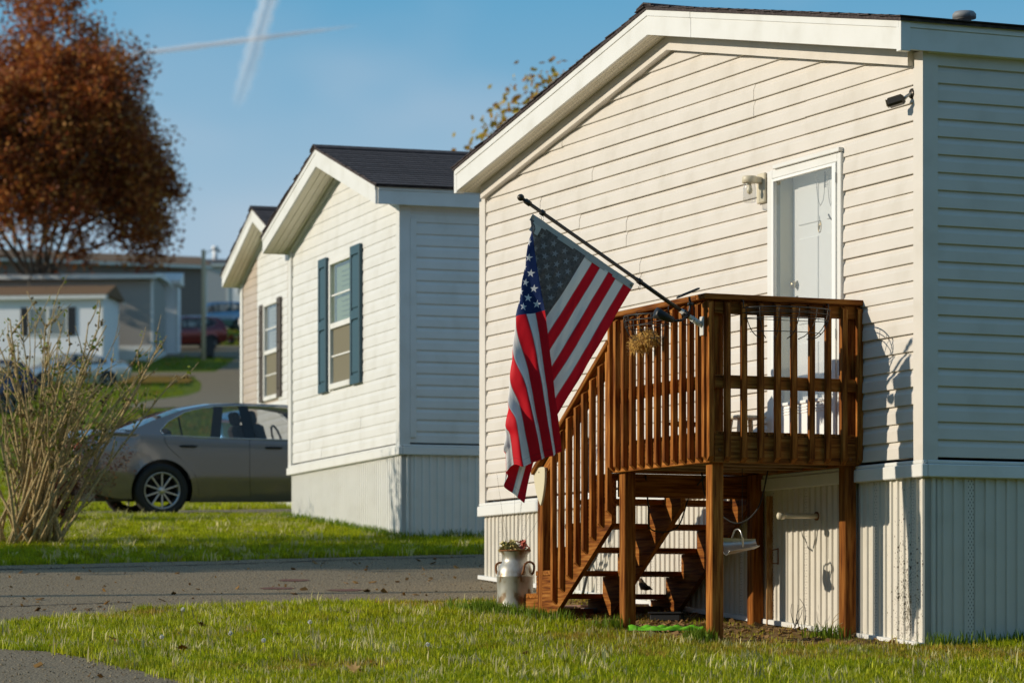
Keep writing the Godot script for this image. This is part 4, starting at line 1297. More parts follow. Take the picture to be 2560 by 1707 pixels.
	part(hs, "hose", tube(smooth_path([Vector3(-5.36, 0.42, 0.08), Vector3(-5.26, 0.62, 0.07), Vector3(-5.08, 0.78, 0.07), Vector3(-5.0, 0.95, 0.07), Vector3(-5.16, 1.02, 0.08), Vector3(-5.33, 0.88, 0.08), Vector3(-5.36, 0.72, 0.09), Vector3(-5.24, 0.64, 0.10), Vector3(-5.06, 0.72, 0.10), Vector3(-4.95, 0.92, 0.09), Vector3(-4.92, 1.1, 0.08)]), [0.013], 8), mat("hose_dark", lin(0.04, 0.045, 0.05), 0.5))
	part(hs, "hanger", bevel_box(Vector3(0.10, 0.05, 0.08), 0.008), M.black_plastic, Transform3D(Basis(), Vector3(-5.14, 1.02, 0.05)))
	rebase(hs, Vector3(-5.2, 0.42, 0.08))
	var mt := thing("outlet_box", "pale outdoor outlet box with hanging cord on the siding behind the stair", "outlet", H1)
	box(mt, "cover", Vector3(-5.42, 1.70, 0.022), Vector3(-5.27, 1.90, 0.075), M.pole_white, 0.012)
	part(mt, "conduit", tube([Vector3(-5.33, 1.70, 0.045), Vector3(-5.33, 1.27, 0.045)], [0.011], 8), M.black_metal)
	part(mt, "cord", tube(smooth_path([Vector3(-5.30, 1.72, 0.06), Vector3(-5.26, 1.60, 0.09), Vector3(-5.22, 1.65, 0.08), Vector3(-5.24, 1.35, 0.06), Vector3(-5.22, 1.0, 0.07)]), [0.007], 6), M.rubber)
	rebase(mt, Vector3(-5.33, 1.2, 0.05))

	# metal scoop hung under the deck
	var sk := thing("metal_scoop", "galvanised metal scoop hanging under the deck from a cord", "scoop", H1)
	var bowl := []
	for i in 9:
		var line := []
		for j in 13:
			var f := i / 8.0
			var a := lerpf(-1.45, 1.45, j / 12.0)
			var rad := lerpf(0.05, 0.095, f)
			line.append(Vector3(-0.12 + 0.24 * f, -cos(a) * rad * (0.85 if i else 0.5), sin(a) * rad))
		bowl.append(line)
	var turn := Transform3D(Basis(Vector3.UP, -1.72) * Basis(Vector3.BACK, -0.05) * Basis(Vector3.RIGHT, -0.55), Vector3(-1.52, 0.735, 0.60))
	part(sk, "bowl", grid_mesh(bowl), M.steel, turn)
	var rim := []
	for i in 9: rim.append(bowl[i][0])
	part(sk, "rim", tube(rim, [0.003], 6), M.steel, turn)
	part(sk, "rim", tube(bowl[8], [0.003], 6), M.steel, turn)
	part(sk, "handle", tube(smooth_path([Vector3(0.05, 0.0, 0.07), Vector3(0.045, 0.075, 0.045), Vector3(0.03, 0.105, 0.0), Vector3(0.02, 0.075, -0.045), Vector3(0.01, 0.0, -0.065)]), [0.006], 8), M.steel, turn)
	part(sk, "cord", tube([Vector3(-1.51, 0.84, 0.60), Vector3(-1.51, 1.26, 0.60)], [0.0025], 5), M.rubber)
	rebase(sk, Vector3(-1.52, 0.65, 0.60))

	# sparrow on the lowest tread
	var bird := thing("sparrow", "small brown sparrow perched on the lowest stair tread", "bird", H1.translated_local(Vector3(-3.80, 0.405, 0.27)))
	var spine := [Vector3(0.075, 0.035, 0), Vector3(0.05, 0.04, 0), Vector3(0.03, 0.045, 0), Vector3(0.012, 0.052, 0), Vector3(-0.008, 0.064, 0), Vector3(-0.02, 0.08, 0), Vector3(-0.024, 0.093, 0), Vector3(-0.028, 0.102, 0), Vector3(-0.034, 0.110, 0), Vector3(-0.038, 0.117, 0), Vector3(-0.039, 0.122, 0)]
	part(bird, "body", tube(smooth_path(spine, 3), bird_radii(spine.size()), 14), mat("sparrow_brown", lin(0.12, 0.08, 0.045), 0.9), turned(Vector3.ZERO, 0.6))
	part(bird, "beak", tube([Vector3(-0.046, 0.108, 0), Vector3(-0.060, 0.105, 0)], [0.005, 0.0008], 8), M.black_metal, turned(Vector3.ZERO, 0.6))
	part(bird, "crown", lathe([Vector2(0.0, 0.012), Vector2(0.009, 0.009), Vector2(0.013, 0.0)], 12), mat("sparrow_dark", lin(0.03, 0.02, 0.014), 0.9), turned(Vector3.ZERO, 0.6) * Transform3D(Basis(), Vector3(-0.034, 0.112, 0)))
	part(bird, "breast", lathe([Vector2(0.0, -0.02), Vector2(0.014, -0.014), Vector2(0.019, 0.0), Vector2(0.014, 0.014), Vector2(0.0, 0.02)], 12), mat("sparrow_pale", lin(0.34, 0.28, 0.19), 0.9), turned(Vector3.ZERO, 0.6) * Transform3D(Basis(), Vector3(-0.014, 0.05, 0.006)))
	for z in [-0.010, 0.010]:
		part(bird, "leg", tube([Vector3(0.0, 0.0, z), Vector3(0.006, 0.022, z), Vector3(0.002, 0.042, z)], [0.0018], 5), M.black_metal, turned(Vector3.ZERO, 0.6))
	for z in [-1.0, 1.0]:
		part(bird, "wing", tube([Vector3(0.055, 0.042, z * 0.014), Vector3(0.03, 0.052, z * 0.023), Vector3(0.0, 0.066, z * 0.021)], [0.004, 0.012, 0.007], 8), M.sparrow_dark, turned(Vector3.ZERO, 0.6))

	# on the deck floor
	var gr := thing("camp_grill", "small black folding grill lying on the deck floor", "grill", H1)
	for k in 9:
		part(gr, "bar", tube([Vector3(-1.72 + k * 0.035, 1.56, 0.93), Vector3(-1.72 + k * 0.035, 1.57, 1.09)], [0.004], 5), M.black_metal)
	part(gr, "frame", tube([Vector3(-1.75, 1.555, 0.92), Vector3(-1.41, 1.555, 0.92), Vector3(-1.41, 1.575, 1.10), Vector3(-1.75, 1.575, 1.10), Vector3(-1.75, 1.555, 0.92)], [0.007], 6), M.black_metal)
	for q in [[-1.74, 0.93], [-1.42, 0.93], [-1.74, 1.09], [-1.42, 1.09]]:
		part(gr, "leg", tube([Vector3(q[0], 1.472, q[1]), Vector3(q[0], 1.56, q[1])], [0.006], 6), M.black_metal)
	rebase(gr, Vector3(-1.58, 1.472, 1.0))
	var ch2 := thing("plastic_stool", "low cream plastic stool on the deck beside the door", "stool", H1)
	for q in [[-2.33, 0.10], [-2.15, 0.10], [-2.33, 0.30], [-2.15, 0.30]]:
		beam(ch2, "leg", Vector3(q[0], 1.472, q[1]), Vector3(lerpf(q[0], -2.24, 0.2), 1.66, lerpf(q[1], 0.2, 0.2)), 0.03, 0.03, M.pvc)
	box(ch2, "seat", Vector3(-2.35, 1.66, 0.08), Vector3(-2.13, 1.685, 0.32), M.pvc, 0.008)
	rebase(ch2, Vector3(-2.24, 1.472, 0.2))

func st_tri(st: SurfaceTool, a: Vector3, b: Vector3, c: Vector3) -> void:
	st.add_vertex(a); st.add_vertex(b); st.add_vertex(c)

func bird_radii(n: int) -> Array:
	var base := [0.004, 0.008, 0.018, 0.025, 0.028, 0.026, 0.021, 0.018, 0.0175, 0.014, 0.004]
	var out := []
	for i in (n - 1) * 3 + 1:
		var f := i / 3.0
		var k := mini(int(f), n - 2)
		out.append(lerpf(base[k], base[k + 1], f - k))
	return out


# ---------------------------------------------------------------- yard
func make_yard_things() -> void:
	# milk can with dried flowers
	var cpos := H1 * Vector3(-4.12, 0, 1.22)
	var can := thing("milk_can", "rusty white milk can planter standing beside the newel post", "milk can", Transform3D(Basis(Vector3.UP, 0.5), gpos(cpos.x, -cpos.z, -0.03)))
	var enamel := mat("can_metal", Color.WHITE, 0.42, 0.5)
	tri(enamel, noise_tex(31, 0.012, [[0.0, 0.12, 0.06, 0.025], [0.30, 0.24, 0.17, 0.10], [0.40, 0.38, 0.36, 0.30], [0.6, 0.46, 0.45, 0.41], [1.0, 0.54, 0.54, 0.50]], 512, 6), Vector3(1.9, 0.9, 1.9))
	part(can, "can_body", lathe([Vector2(0.0, 0.0), Vector2(0.140, 0.0), Vector2(0.143, 0.012), Vector2(0.140, 0.02), Vector2(0.140, 0.305), Vector2(0.1435, 0.312), Vector2(0.1435, 0.325), Vector2(0.139, 0.332), Vector2(0.136, 0.36), Vector2(0.118, 0.405), Vector2(0.100, 0.428), Vector2(0.096, 0.45), Vector2(0.097, 0.485), Vector2(0.118, 0.515), Vector2(0.120, 0.522), Vector2(0.112, 0.520), Vector2(0.095, 0.495), Vector2(0.0, 0.49)], 40), enamel)
	for s in [0.0, PI]:
		part(can, "handle", tube(smooth_path([Vector3(0.120, 0.33, -0.055), Vector3(0.142, 0.36, -0.058), Vector3(0.150, 0.41, -0.05), Vector3(0.152, 0.43, 0.0), Vector3(0.150, 0.41, 0.05), Vector3(0.142, 0.36, 0.058), Vector3(0.120, 0.33, 0.055)]), [0.009], 8), M.rust, turned(Vector3.ZERO, s + 1.9))
	part(can, "rust_ring", lathe([Vector2(0.121, 0.521), Vector2(0.1235, 0.524), Vector2(0.1235, 0.517), Vector2(0.120, 0.513)], 36), M.rust)
	var fl := thing("dried_flowers", "dried cream and pink flowers with thin twigs in the milk can", "flowers", can.transform.translated_local(Vector3(0, 0.49, 0)))
	var r := RandomNumberGenerator.new()
	r.seed = 12
	var petal := begin()
	for k in 5:
		var a := TAU * k / 5.0
		var u := Vector3(cos(a), 0.35, sin(a)) * 0.016
		var v := Vector3(-sin(a), 0, cos(a)) * 0.008
		quad(petal, Vector3.ZERO, u * 0.6 + v, u * 1.1, u * 0.6 - v)
	var pm := done(petal)
	for k in 90:
		var a := r.randf() * TAU
		var d := sqrt(r.randf()) * 0.115
		var pos := Vector3(cos(a) * d, 0.03 + r.randf() * 0.055 - d * 0.12, sin(a) * d)
		var pink := pos.x > 0.02 and r.randf() < 0.8
		var m: Material = M.get("petal_pink") if pink else (M.get("petal_cream") if r.randf() < 0.6 else M.get("petal_olive"))
		if m == null:
			mat("petal_pink", lin(0.45, 0.11, 0.07), 0.8)
			mat("petal_cream", lin(0.55, 0.46, 0.18), 0.8)
			mat("petal_olive", lin(0.17, 0.17, 0.035), 0.8)
			m = M.petal_cream
		part(fl, "flower", pm, m, Transform3D(Basis.from_euler(Vector3(r.randf_range(-1, 1), r.randf() * TAU, r.randf_range(-1, 1))) * Basis().scaled(Vector3.ONE * r.randf_range(1.0, 1.8)), pos * Vector3(1, 1.25, 1)))
	for q in [[-0.04, 0.0, -0.17, 0.62, 0.02], [-0.02, 0.02, -0.02, 0.66, 0.03], [0.0, 0.0, 0.06, 0.40, 0.0], [0.02, -0.02, 0.14, 0.30, -0.03], [-0.05, 0.01, -0.14, 0.27, 0.03], [0.03, 0.01, 0.05, 0.44, 0.02], [0.02, 0.0, 0.22, 0.33, 0.05], [-0.02, 0.0, 0.05, 0.33, -0.04], [-0.05, 0.0, -0.07, 0.21, 0.0]]:
		var p0 := Vector3(q[0], 0.0, q[1])
		var p1 := Vector3(q[2], q[3], q[4])
		var mid := p0.lerp(p1, 0.5) + Vector3(r.randfn(0, 0.012), 0, r.randfn(0, 0.012))
		part(fl, "twig", tube(smooth_path([p0, mid, p1]), [0.0022, 0.0018, 0.0012, 0.0008], 5), M.black_metal)
	# green cloth, black box and pavers under the deck
	var gc := thing("green_hose_sleeve", "bright lime green flat hose lying under the deck", "hose", Transform3D(Basis(Vector3.UP, 0.10), gpos(1.10, 24.25, 0.01)))
	var rows := []
	for i in 25:
		var f := i / 24.0
		var line := []
		for j in 9:
			var a := PI * j / 8.0
			line.append(Vector3(-0.27 + 0.54 * f, 0.035 * sin(a) * (1.0 + 0.25 * sin(f * 31.0)) + 0.004, -0.03 + cos(a) * 0.055 + 0.02 * sin(f * 6.0)))
		rows.append(line)
	part(gc, "sleeve", grid_mesh(rows), mat("lime", lin(0.20, 0.62, 0.02), 0.45))
	var rows2 := []
	for i in 25:
		var f := i / 24.0
		var line := []
		for j in 9:
			var a := PI * j / 8.0
			line.append(Vector3(-0.22 + 0.46 * f, 0.026 * sin(a) * (1.0 + 0.3 * sin(f * 23.0 + 2.0)) + 0.003, 0.085 + cos(a) * 0.05 + 0.03 * sin(f * 4.0)))
		rows2.append(line)
	part(gc, "sleeve", grid_mesh(rows2), M.lime)
	var bb := thing("drain_block", "low black plastic splash block on the mulch under the stair", "splash block", Transform3D(Basis(Vector3.UP, -0.3), gpos(1.16, 25.35, 0.0)))
	part(bb, "tray", bevel_box(Vector3(0.24, 0.06, 0.14), 0.012), M.black_plastic, Transform3D(Basis(), Vector3(0, 0.03, 0)))
	part(bb, "lip", bevel_box(Vector3(0.26, 0.02, 0.16), 0.006), M.black_plastic, Transform3D(Basis(), Vector3(0, 0.068, 0)))
	var pav := [mat("paver_red", lin(0.22, 0.115, 0.075), 0.9), mat("paver_dull", lin(0.17, 0.105, 0.075), 0.9)]
	var n := 0
	for i in 4:
		for j in 2:
			var loc := H1 * Vector3(-4.02 - j * 0.31, 0, 0.18 + i * 0.315)
			var s := part(self, "paver", bevel_box(Vector3(0.305, 0.05, 0.30), 0.008), pav[(i + j) % 2], Transform3D(Basis(Vector3.UP, deg_to_rad(-66.58) + r.randf_range(-0.02, 0.02)) * Basis(Vector3.RIGHT, 0.0), gpos(loc.x, -loc.z, 0.012)))
			tag(s, "worn reddish square paver laid at the foot of the deck stair", "paver", "pavers at the foot of the stair")
	# seed heads and fallen leaves on the lawn
	for q in [[-2.34, 24.15, 0.17, "tall dandelion seed head beside the dark brown leaf"], [-2.26, 22.0, 0.13, "dandelion seed head beside the russet curled leaf"], [-1.85, 22.47, 0.12, "low dandelion seed head between the russet leaf and the driveway"], [-1.6, 21.96, 0.11, "shortest dandelion seed head, alone in green grass"], [-0.52, 21.47, 0.12, "dandelion seed head in the lawn before the milk can"], [-1.36, 23.12, 0.15, "dandelion seed head on a long stalk halfway to the driveway"]]:
		var dn := thing("dandelion", q[3], "dandelion", turned(gpos(q[0], q[1]), r.randf() * TAU), "dandelion seed heads in the lawn")
		part(dn, "stem", tube([Vector3.ZERO, Vector3(0.01, q[2] * 0.5, 0), Vector3(0.016, q[2], 0.004)], [0.0025, 0.002, 0.0018], 5), M.twig_bark)
		var head := begin()
		for k in 70:
			var v := Vector3(r.randfn(), r.randfn(), r.randfn()).normalized()
			var s := v.cross(Vector3(r.randfn(), r.randfn(), r.randfn())).normalized() * 0.0045
			var c := Vector3(0.016, q[2], 0.004)
			quad(head, c + v * 0.004, c + v * 0.013 + s, c + v * 0.0165, c + v * 0.013 - s)
		part(dn, "seed_head", done(head), mat("seed_white", lin(0.85, 0.83, 0.78), 0.9))
	var k := 0
	for q in [[-2.69, 22.86, "orange brown oak leaf lying flat near the asphalt edge", 0.055], [-2.5, 22.69, "small tan curled leaf beside the orange oak leaf", 0.035], [-2.14, 22.05, "russet curled leaf on the lawn between two dandelions", 0.05], [-2.22, 24.28, "dark brown leaf on the lawn beside the driveway", 0.045], [-0.94, 20.26, "pale upright dry leaf in the front lawn", 0.065]]:
		var cols := [lin(0.42, 0.16, 0.035), lin(0.42, 0.28, 0.11), lin(0.36, 0.12, 0.03), lin(0.10, 0.05, 0.02), lin(0.50, 0.33, 0.15)]
		var lf := part(self, "fallen_leaf", leaf_mesh(q[3]), mat("fallen_%d" % k, cols[k], 0.8), Transform3D(Basis.from_euler(Vector3(0.5 if k < 4 else 1.1, r.randf() * TAU, r.randf_range(-0.4, 0.4))), gpos(q[0], q[1], 0.055)))
		tag(lf, q[2], "leaf")
		k += 1
	# rust red marks on the driveway
	for q in [[-1.92, 29.85], [-2.0, 28.9], [-1.41, 28.68]]:
		var poly := PackedVector2Array()
		for j in 16:
			var a := TAU * j / 16.0
			poly.append(Vector2(q[0] + cos(a) * 0.16 * r.randf_range(0.75, 1.1), q[1] + sin(a) * 0.13 * r.randf_range(0.75, 1.1)))
		var s := part(self, "rust_mark", overlay(poly, 0.018), M.get("rust_mark") if M.has("rust_mark") else mat("rust_mark", lin(0.13, 0.045, 0.028), 0.9))
		tag(s, "flat rust red patch on the grey asphalt driveway", "mark", "rust marks on the driveway")

func leaf_mesh(size: float) -> ArrayMesh:
	var st := begin(true)
	var pts := []
	for j in 22:
		var a := TAU * j / 22.0
		var rr := 0.55 + 0.45 * absf(sin(a * 2.5)) if j % 2 == 0 else 0.45
		pts.append(Vector3(cos(a) * rr * 1.25, 0.25 * cos(a) * cos(a) * rr + 0.12 * sin(a * 3.0), sin(a) * rr) * size)
	for j in 22:
		st_tri(st, Vector3.ZERO, pts[j], pts[(j + 1) % 22])
	return done(st)


# ---------------------------------------------------------------- trees and shrubs
func cluster_mesh(n: int, size: float, spread: float, sd: int) -> ArrayMesh:
	var r := RandomNumberGenerator.new()
	r.seed = sd
	var st := begin()
	for k in n:
		var c := Vector3(r.randfn(), r.randfn(), r.randfn()) * spread * 0.5
		var u := Vector3(r.randfn(), r.randfn(), r.randfn()).normalized()
		var v := u.cross(Vector3(r.randfn(), r.randfn(), r.randfn())).normalized()
		var s := size * r.randf_range(0.7, 1.3)
		quad(st, c - u * s * 0.5, c + v * s * 0.32 + u * s * 0.05, c + u * s * 0.5, c - v * s * 0.32 - u * s * 0.02)
	return done(st)

func scatter(parent: Node3D, called: String, mesh: Mesh, m: Material, xfs: Array, cols: Array) -> MultiMeshInstance3D:
	var mm := MultiMesh.new()
	mm.transform_format = MultiMesh.TRANSFORM_3D
	mm.use_colors = true
	mm.mesh = mesh
	mm.instance_count = xfs.size()
	for i in xfs.size():
		mm.set_instance_transform(i, xfs[i])
		mm.set_instance_color(i, cols[i])
	var o := MultiMeshInstance3D.new()
	o.name = called if parent != self else numbered(called)
	o.multimesh = mm
	o.material_override = m
	parent.add_child(o, true)
	return o

# the same copies joined into one part with vertex colours
func merged(parent: Node3D, called: String, mesh: ArrayMesh, m: Material, xfs: Array, cols: Array) -> MeshInstance3D:
	var src: PackedVector3Array = mesh.surface_get_arrays(0)[Mesh.ARRAY_VERTEX]
	var nrm: PackedVector3Array = mesh.surface_get_arrays(0)[Mesh.ARRAY_NORMAL]
	var pos := PackedVector3Array()
	var nor := PackedVector3Array()
	var col := PackedColorArray()
	var one := PackedColorArray()
	one.resize(src.size())
	for i in xfs.size():
		var t: Transform3D = xfs[i]
		pos.append_array(t * src)
		nor.append_array(Transform3D(t.basis.orthonormalized(), Vector3.ZERO) * nrm)
		one.fill(cols[i])
		col.append_array(one)
	var a := []
	a.resize(Mesh.ARRAY_MAX)
	a[Mesh.ARRAY_VERTEX] = pos
	a[Mesh.ARRAY_NORMAL] = nor
	a[Mesh.ARRAY_COLOR] = col
	var out := ArrayMesh.new()
	out.add_surface_from_arrays(Mesh.PRIMITIVE_TRIANGLES, a)
	return part(parent, called, out, m)

var reach := 99.0   # how far from the trunk limbs may start

func grow(st: SurfaceTool, r: RandomNumberGenerator, p: Vector3, dir: Vector3, length: float, radius: float, level: int, tips: Array, bend: float, upward: float) -> void:
	var pts := [p]
	var rad := [radius]
	var n := 5
	var d := dir
	for i in n:
		d = (d + Vector3(r.randfn(), r.randfn(), r.randfn()) * bend + Vector3.UP * upward).normalized()
		pts.append(pts[-1] + d * length / n)
		rad.append(radius * lerpf(1.0, 0.45, (i + 1.0) / n))
	add_tube(st, pts, rad, 6 if level < 2 else 4)
	if level >= 3:
		for q in pts.slice(1): tips.append(q)
		return
	for k in 5:
		var kids := 5
		var f := lerpf(0.30, 1.0, (k + r.randf() * 0.6) / kids) if level else lerpf(0.28, 1.0, (k + r.randf() * 0.5) / kids)
		var at := f * n
		var i := mini(int(at), n - 1)
		var base: Vector3 = pts[i].lerp(pts[i + 1], at - i)
		if Vector2(base.x, base.z).length() > reach: continue
		var axis: Vector3 = (pts[i + 1] - pts[i]).normalized()
		var side := axis.cross(Vector3(r.randfn(), r.randfn(), r.randfn())).normalized()
		var kd := (axis * r.randf_range(0.45, 0.9) + side * r.randf_range(0.7, 1.1)).normalized()
		grow(st, r, base, kd, length * r.randf_range(0.5, 0.68) * (1.15 - 0.35 * f), radius * lerpf(0.62, 0.4, f), level + 1, tips, bend, upward)
	if level >= 1: tips.append(pts[-1])

func big_tree(label: String, pos: Vector3, high: float, sd: int, colours: Array, per_tip: int, leaf: float, spread: float, squash: float, narrow: float) -> void:
	var r := RandomNumberGenerator.new()
	r.seed = sd
	var tr := thing("tree", label, "tree", Transform3D(Basis(), pos))
	var st := begin(true)
	var tips := []
	reach = high * 0.36 / narrow
	# several leaders rising from a short trunk
	add_tube(st, [Vector3(0, -0.4, 0), Vector3(0, high * 0.08, 0), Vector3(0.05, high * 0.16, 0)], [high * 0.022, high * 0.017, high * 0.014], 10)
	for k in 10:
		var a := TAU * k / 7.0 + r.randf() * 0.5
		var lean := 0.18 if k == 0 else r.randf_range(0.35, 1.15) if k < 7 else r.randf_range(1.1, 1.4)
		var dir := Vector3(cos(a) * lean, 1.0, sin(a) * lean).normalized()
		grow(st, r, Vector3(0.05, high * lerpf(0.11, 0.17, r.randf()), 0), dir, high * (0.62 if k == 0 else r.randf_range(0.42, 0.56)), high * 0.008, 0, tips, 0.13, 0.05)
	part(tr, "trunk", done(st), M.bark_tex, Transform3D(Basis().scaled(Vector3(narrow, 1, narrow)), Vector3.ZERO))
	var xfs := []
	var cols := []
	var wisp := FastNoiseLite.new()
	wisp.seed = sd
	wisp.frequency = 0.35
	for t in tips:
		var fr: float = (t.y / high - 0.42) / (0.62 if t.y > high * 0.42 else 0.27)
		if wisp.get_noise_3dv(t * 14.0 / high) < -0.16: continue
		if t.y < high * 0.20 or Vector2(t.x, t.z).length() * narrow > high * 0.385 * (1.0 + 0.28 * wisp.get_noise_3dv(t * 9.0 / high + Vector3(7, 0, 0))) * sqrt(maxf(0.06, 1.0 - fr * fr)): continue
		for k in per_tip:
			var p: Vector3 = t * Vector3(narrow, 1, narrow) + Vector3(r.randfn(), r.randfn() * squash, r.randfn()) * spread
			xfs.append(Transform3D(Basis.from_euler(Vector3(r.randf() * TAU, r.randf() * TAU, r.randf() * TAU)) * Basis().scaled(Vector3.ONE * r.randf_range(0.7, 1.3)), p))
			var c: Array = colours[r.randi() % colours.size()]
			var v := r.randf_range(0.7, 1.3)
			cols.append(Color(c[0] * v, c[1] * v, c[2] * v))
	merged(tr, "crown", cluster_mesh(7, leaf, leaf * 2.6, sd), M.leaf, xfs, cols)
	print(label, " tips ", tips.size(), " clusters ", xfs.size())

func make_trees() -> void:
	big_tree("large russet leaved oak tree standing among the far white homes", gpos(-23.1, 166.0), 19.8, 5, [[0.36, 0.105, 0.026], [0.46, 0.150, 0.034], [0.28, 0.070, 0.022], [0.54, 0.24, 0.055], [0.20, 0.055, 0.022]], 4, 0.21, 0.34, 0.9, 0.70)
	big_tree("tree with sparse yellow autumn leaves rising behind the beige home", gpos(1.15, 88.0), 9.1, 8, [[0.46, 0.28, 0.03], [0.36, 0.18, 0.03], [0.52, 0.38, 0.05]], 4, 0.17, 0.2, 0.9, 0.85)
	# a dense conifer and a pole stand out of frame on the left: their shadows cross the lawn and the driveway
	for q in [[-19.0, 30.2, 8.6, "dense columnar dark green spruce beyond the left side of the driveway"]]:
		var tr := thing("spruce", q[3], "tree", Transform3D(Basis(), gpos(q[0], q[1])))
		part(tr, "trunk", tube([Vector3(0, -0.3, 0), Vector3(0, q[2] * 0.5, 0), Vector3(0, q[2] * 0.98, 0)], [0.17, 0.10, 0.02], 8), M.bark_tex)
		var r := RandomNumberGenerator.new()
		r.seed = 71
		var xfs := []
		var cols := []
		for k in 5200:
			var f := r.randf()
			var a := r.randf() * TAU
			var rad := minf(1.0, (1.0 - f) * 4.0) * 0.95 * sqrt(r.randf()) + 0.05
			xfs.append(Transform3D(Basis.from_euler(Vector3(r.randf() * TAU, r.randf() * TAU, 0)), Vector3(cos(a) * rad, 0.5 + f * (q[2] - 0.6) - rad * 0.25, sin(a) * rad)))
			var v := r.randf_range(0.7, 1.2)
			cols.append(Color(0.030 * v, 0.055 * v, 0.022 * v))
		merged(tr, "crown", cluster_mesh(8, 0.26, 0.5, 3), M.leaf, xfs, cols)
	# added unseen evergreens behind the camera shut out low sky, show in car paint
	var proto: Node3D = null
	for k in 13:
		var x := -62.0 + k * 9.6 + 1.7 * sin(k * 2.4)
		var d := -13.0 - 3.0 * absf(sin(k * 1.7))
		var at := Transform3D(Basis(Vector3.UP, k * 1.3).scaled(Vector3(1, 1.0 + 0.12 * sin(k * 3.1), 1)), gpos(x, d))
		if proto == null:
			proto = thing("added_evergreen", "added tall dark evergreen behind the camera blocking the low sky", "tree", at, "evergreens added to block the low sky")
			part(proto, "trunk", tube([Vector3(0, -0.3, 0), Vector3(0, 8, 0), Vector3(0, 16.5, 0)], [0.3, 0.18, 0.03], 8), M.bark_tex)
			var r := RandomNumberGenerator.new()
			r.seed = 72
			var xfs := []
			var cols := []
			for j in 5200:
				var f := r.randf()
				var a := r.randf() * TAU
				var rad := minf(1.0, (1.0 - f) * 1.9) * 5.0 * sqrt(r.randf()) + 0.1
				xfs.append(Transform3D(Basis.from_euler(Vector3(r.randf() * TAU, r.randf() * TAU, 0)), Vector3(cos(a) * rad, 0.4 + f * 16.4, sin(a) * rad)))
				var v := r.randf_range(0.7, 1.2)
				cols.append(Color(0.035 * v, 0.055 * v, 0.022 * v))
			merged(proto, "crown", cluster_mesh(7, 0.75, 1.3, 13), M.leaf, xfs, cols)
		else:
			var o := proto.duplicate()
			o.name = numbered("added_evergreen")
			add_child(o)
			o.transform = at
	var up := thing("utility_pole", "slim wooden pole beyond the left edge of the driveway", "pole", Transform3D(Basis(), gpos(-15.2, 26.5)))
	part(up, "shaft", tube([Vector3(0, -0.4, 0), Vector3(0, 7.2, 0)], [0.10, 0.075], 10), M.bark)
	part(up, "cap", tube([Vector3(0, 7.2, 0), Vector3(0, 7.23, 0)], [0.10], 10), M.steel)

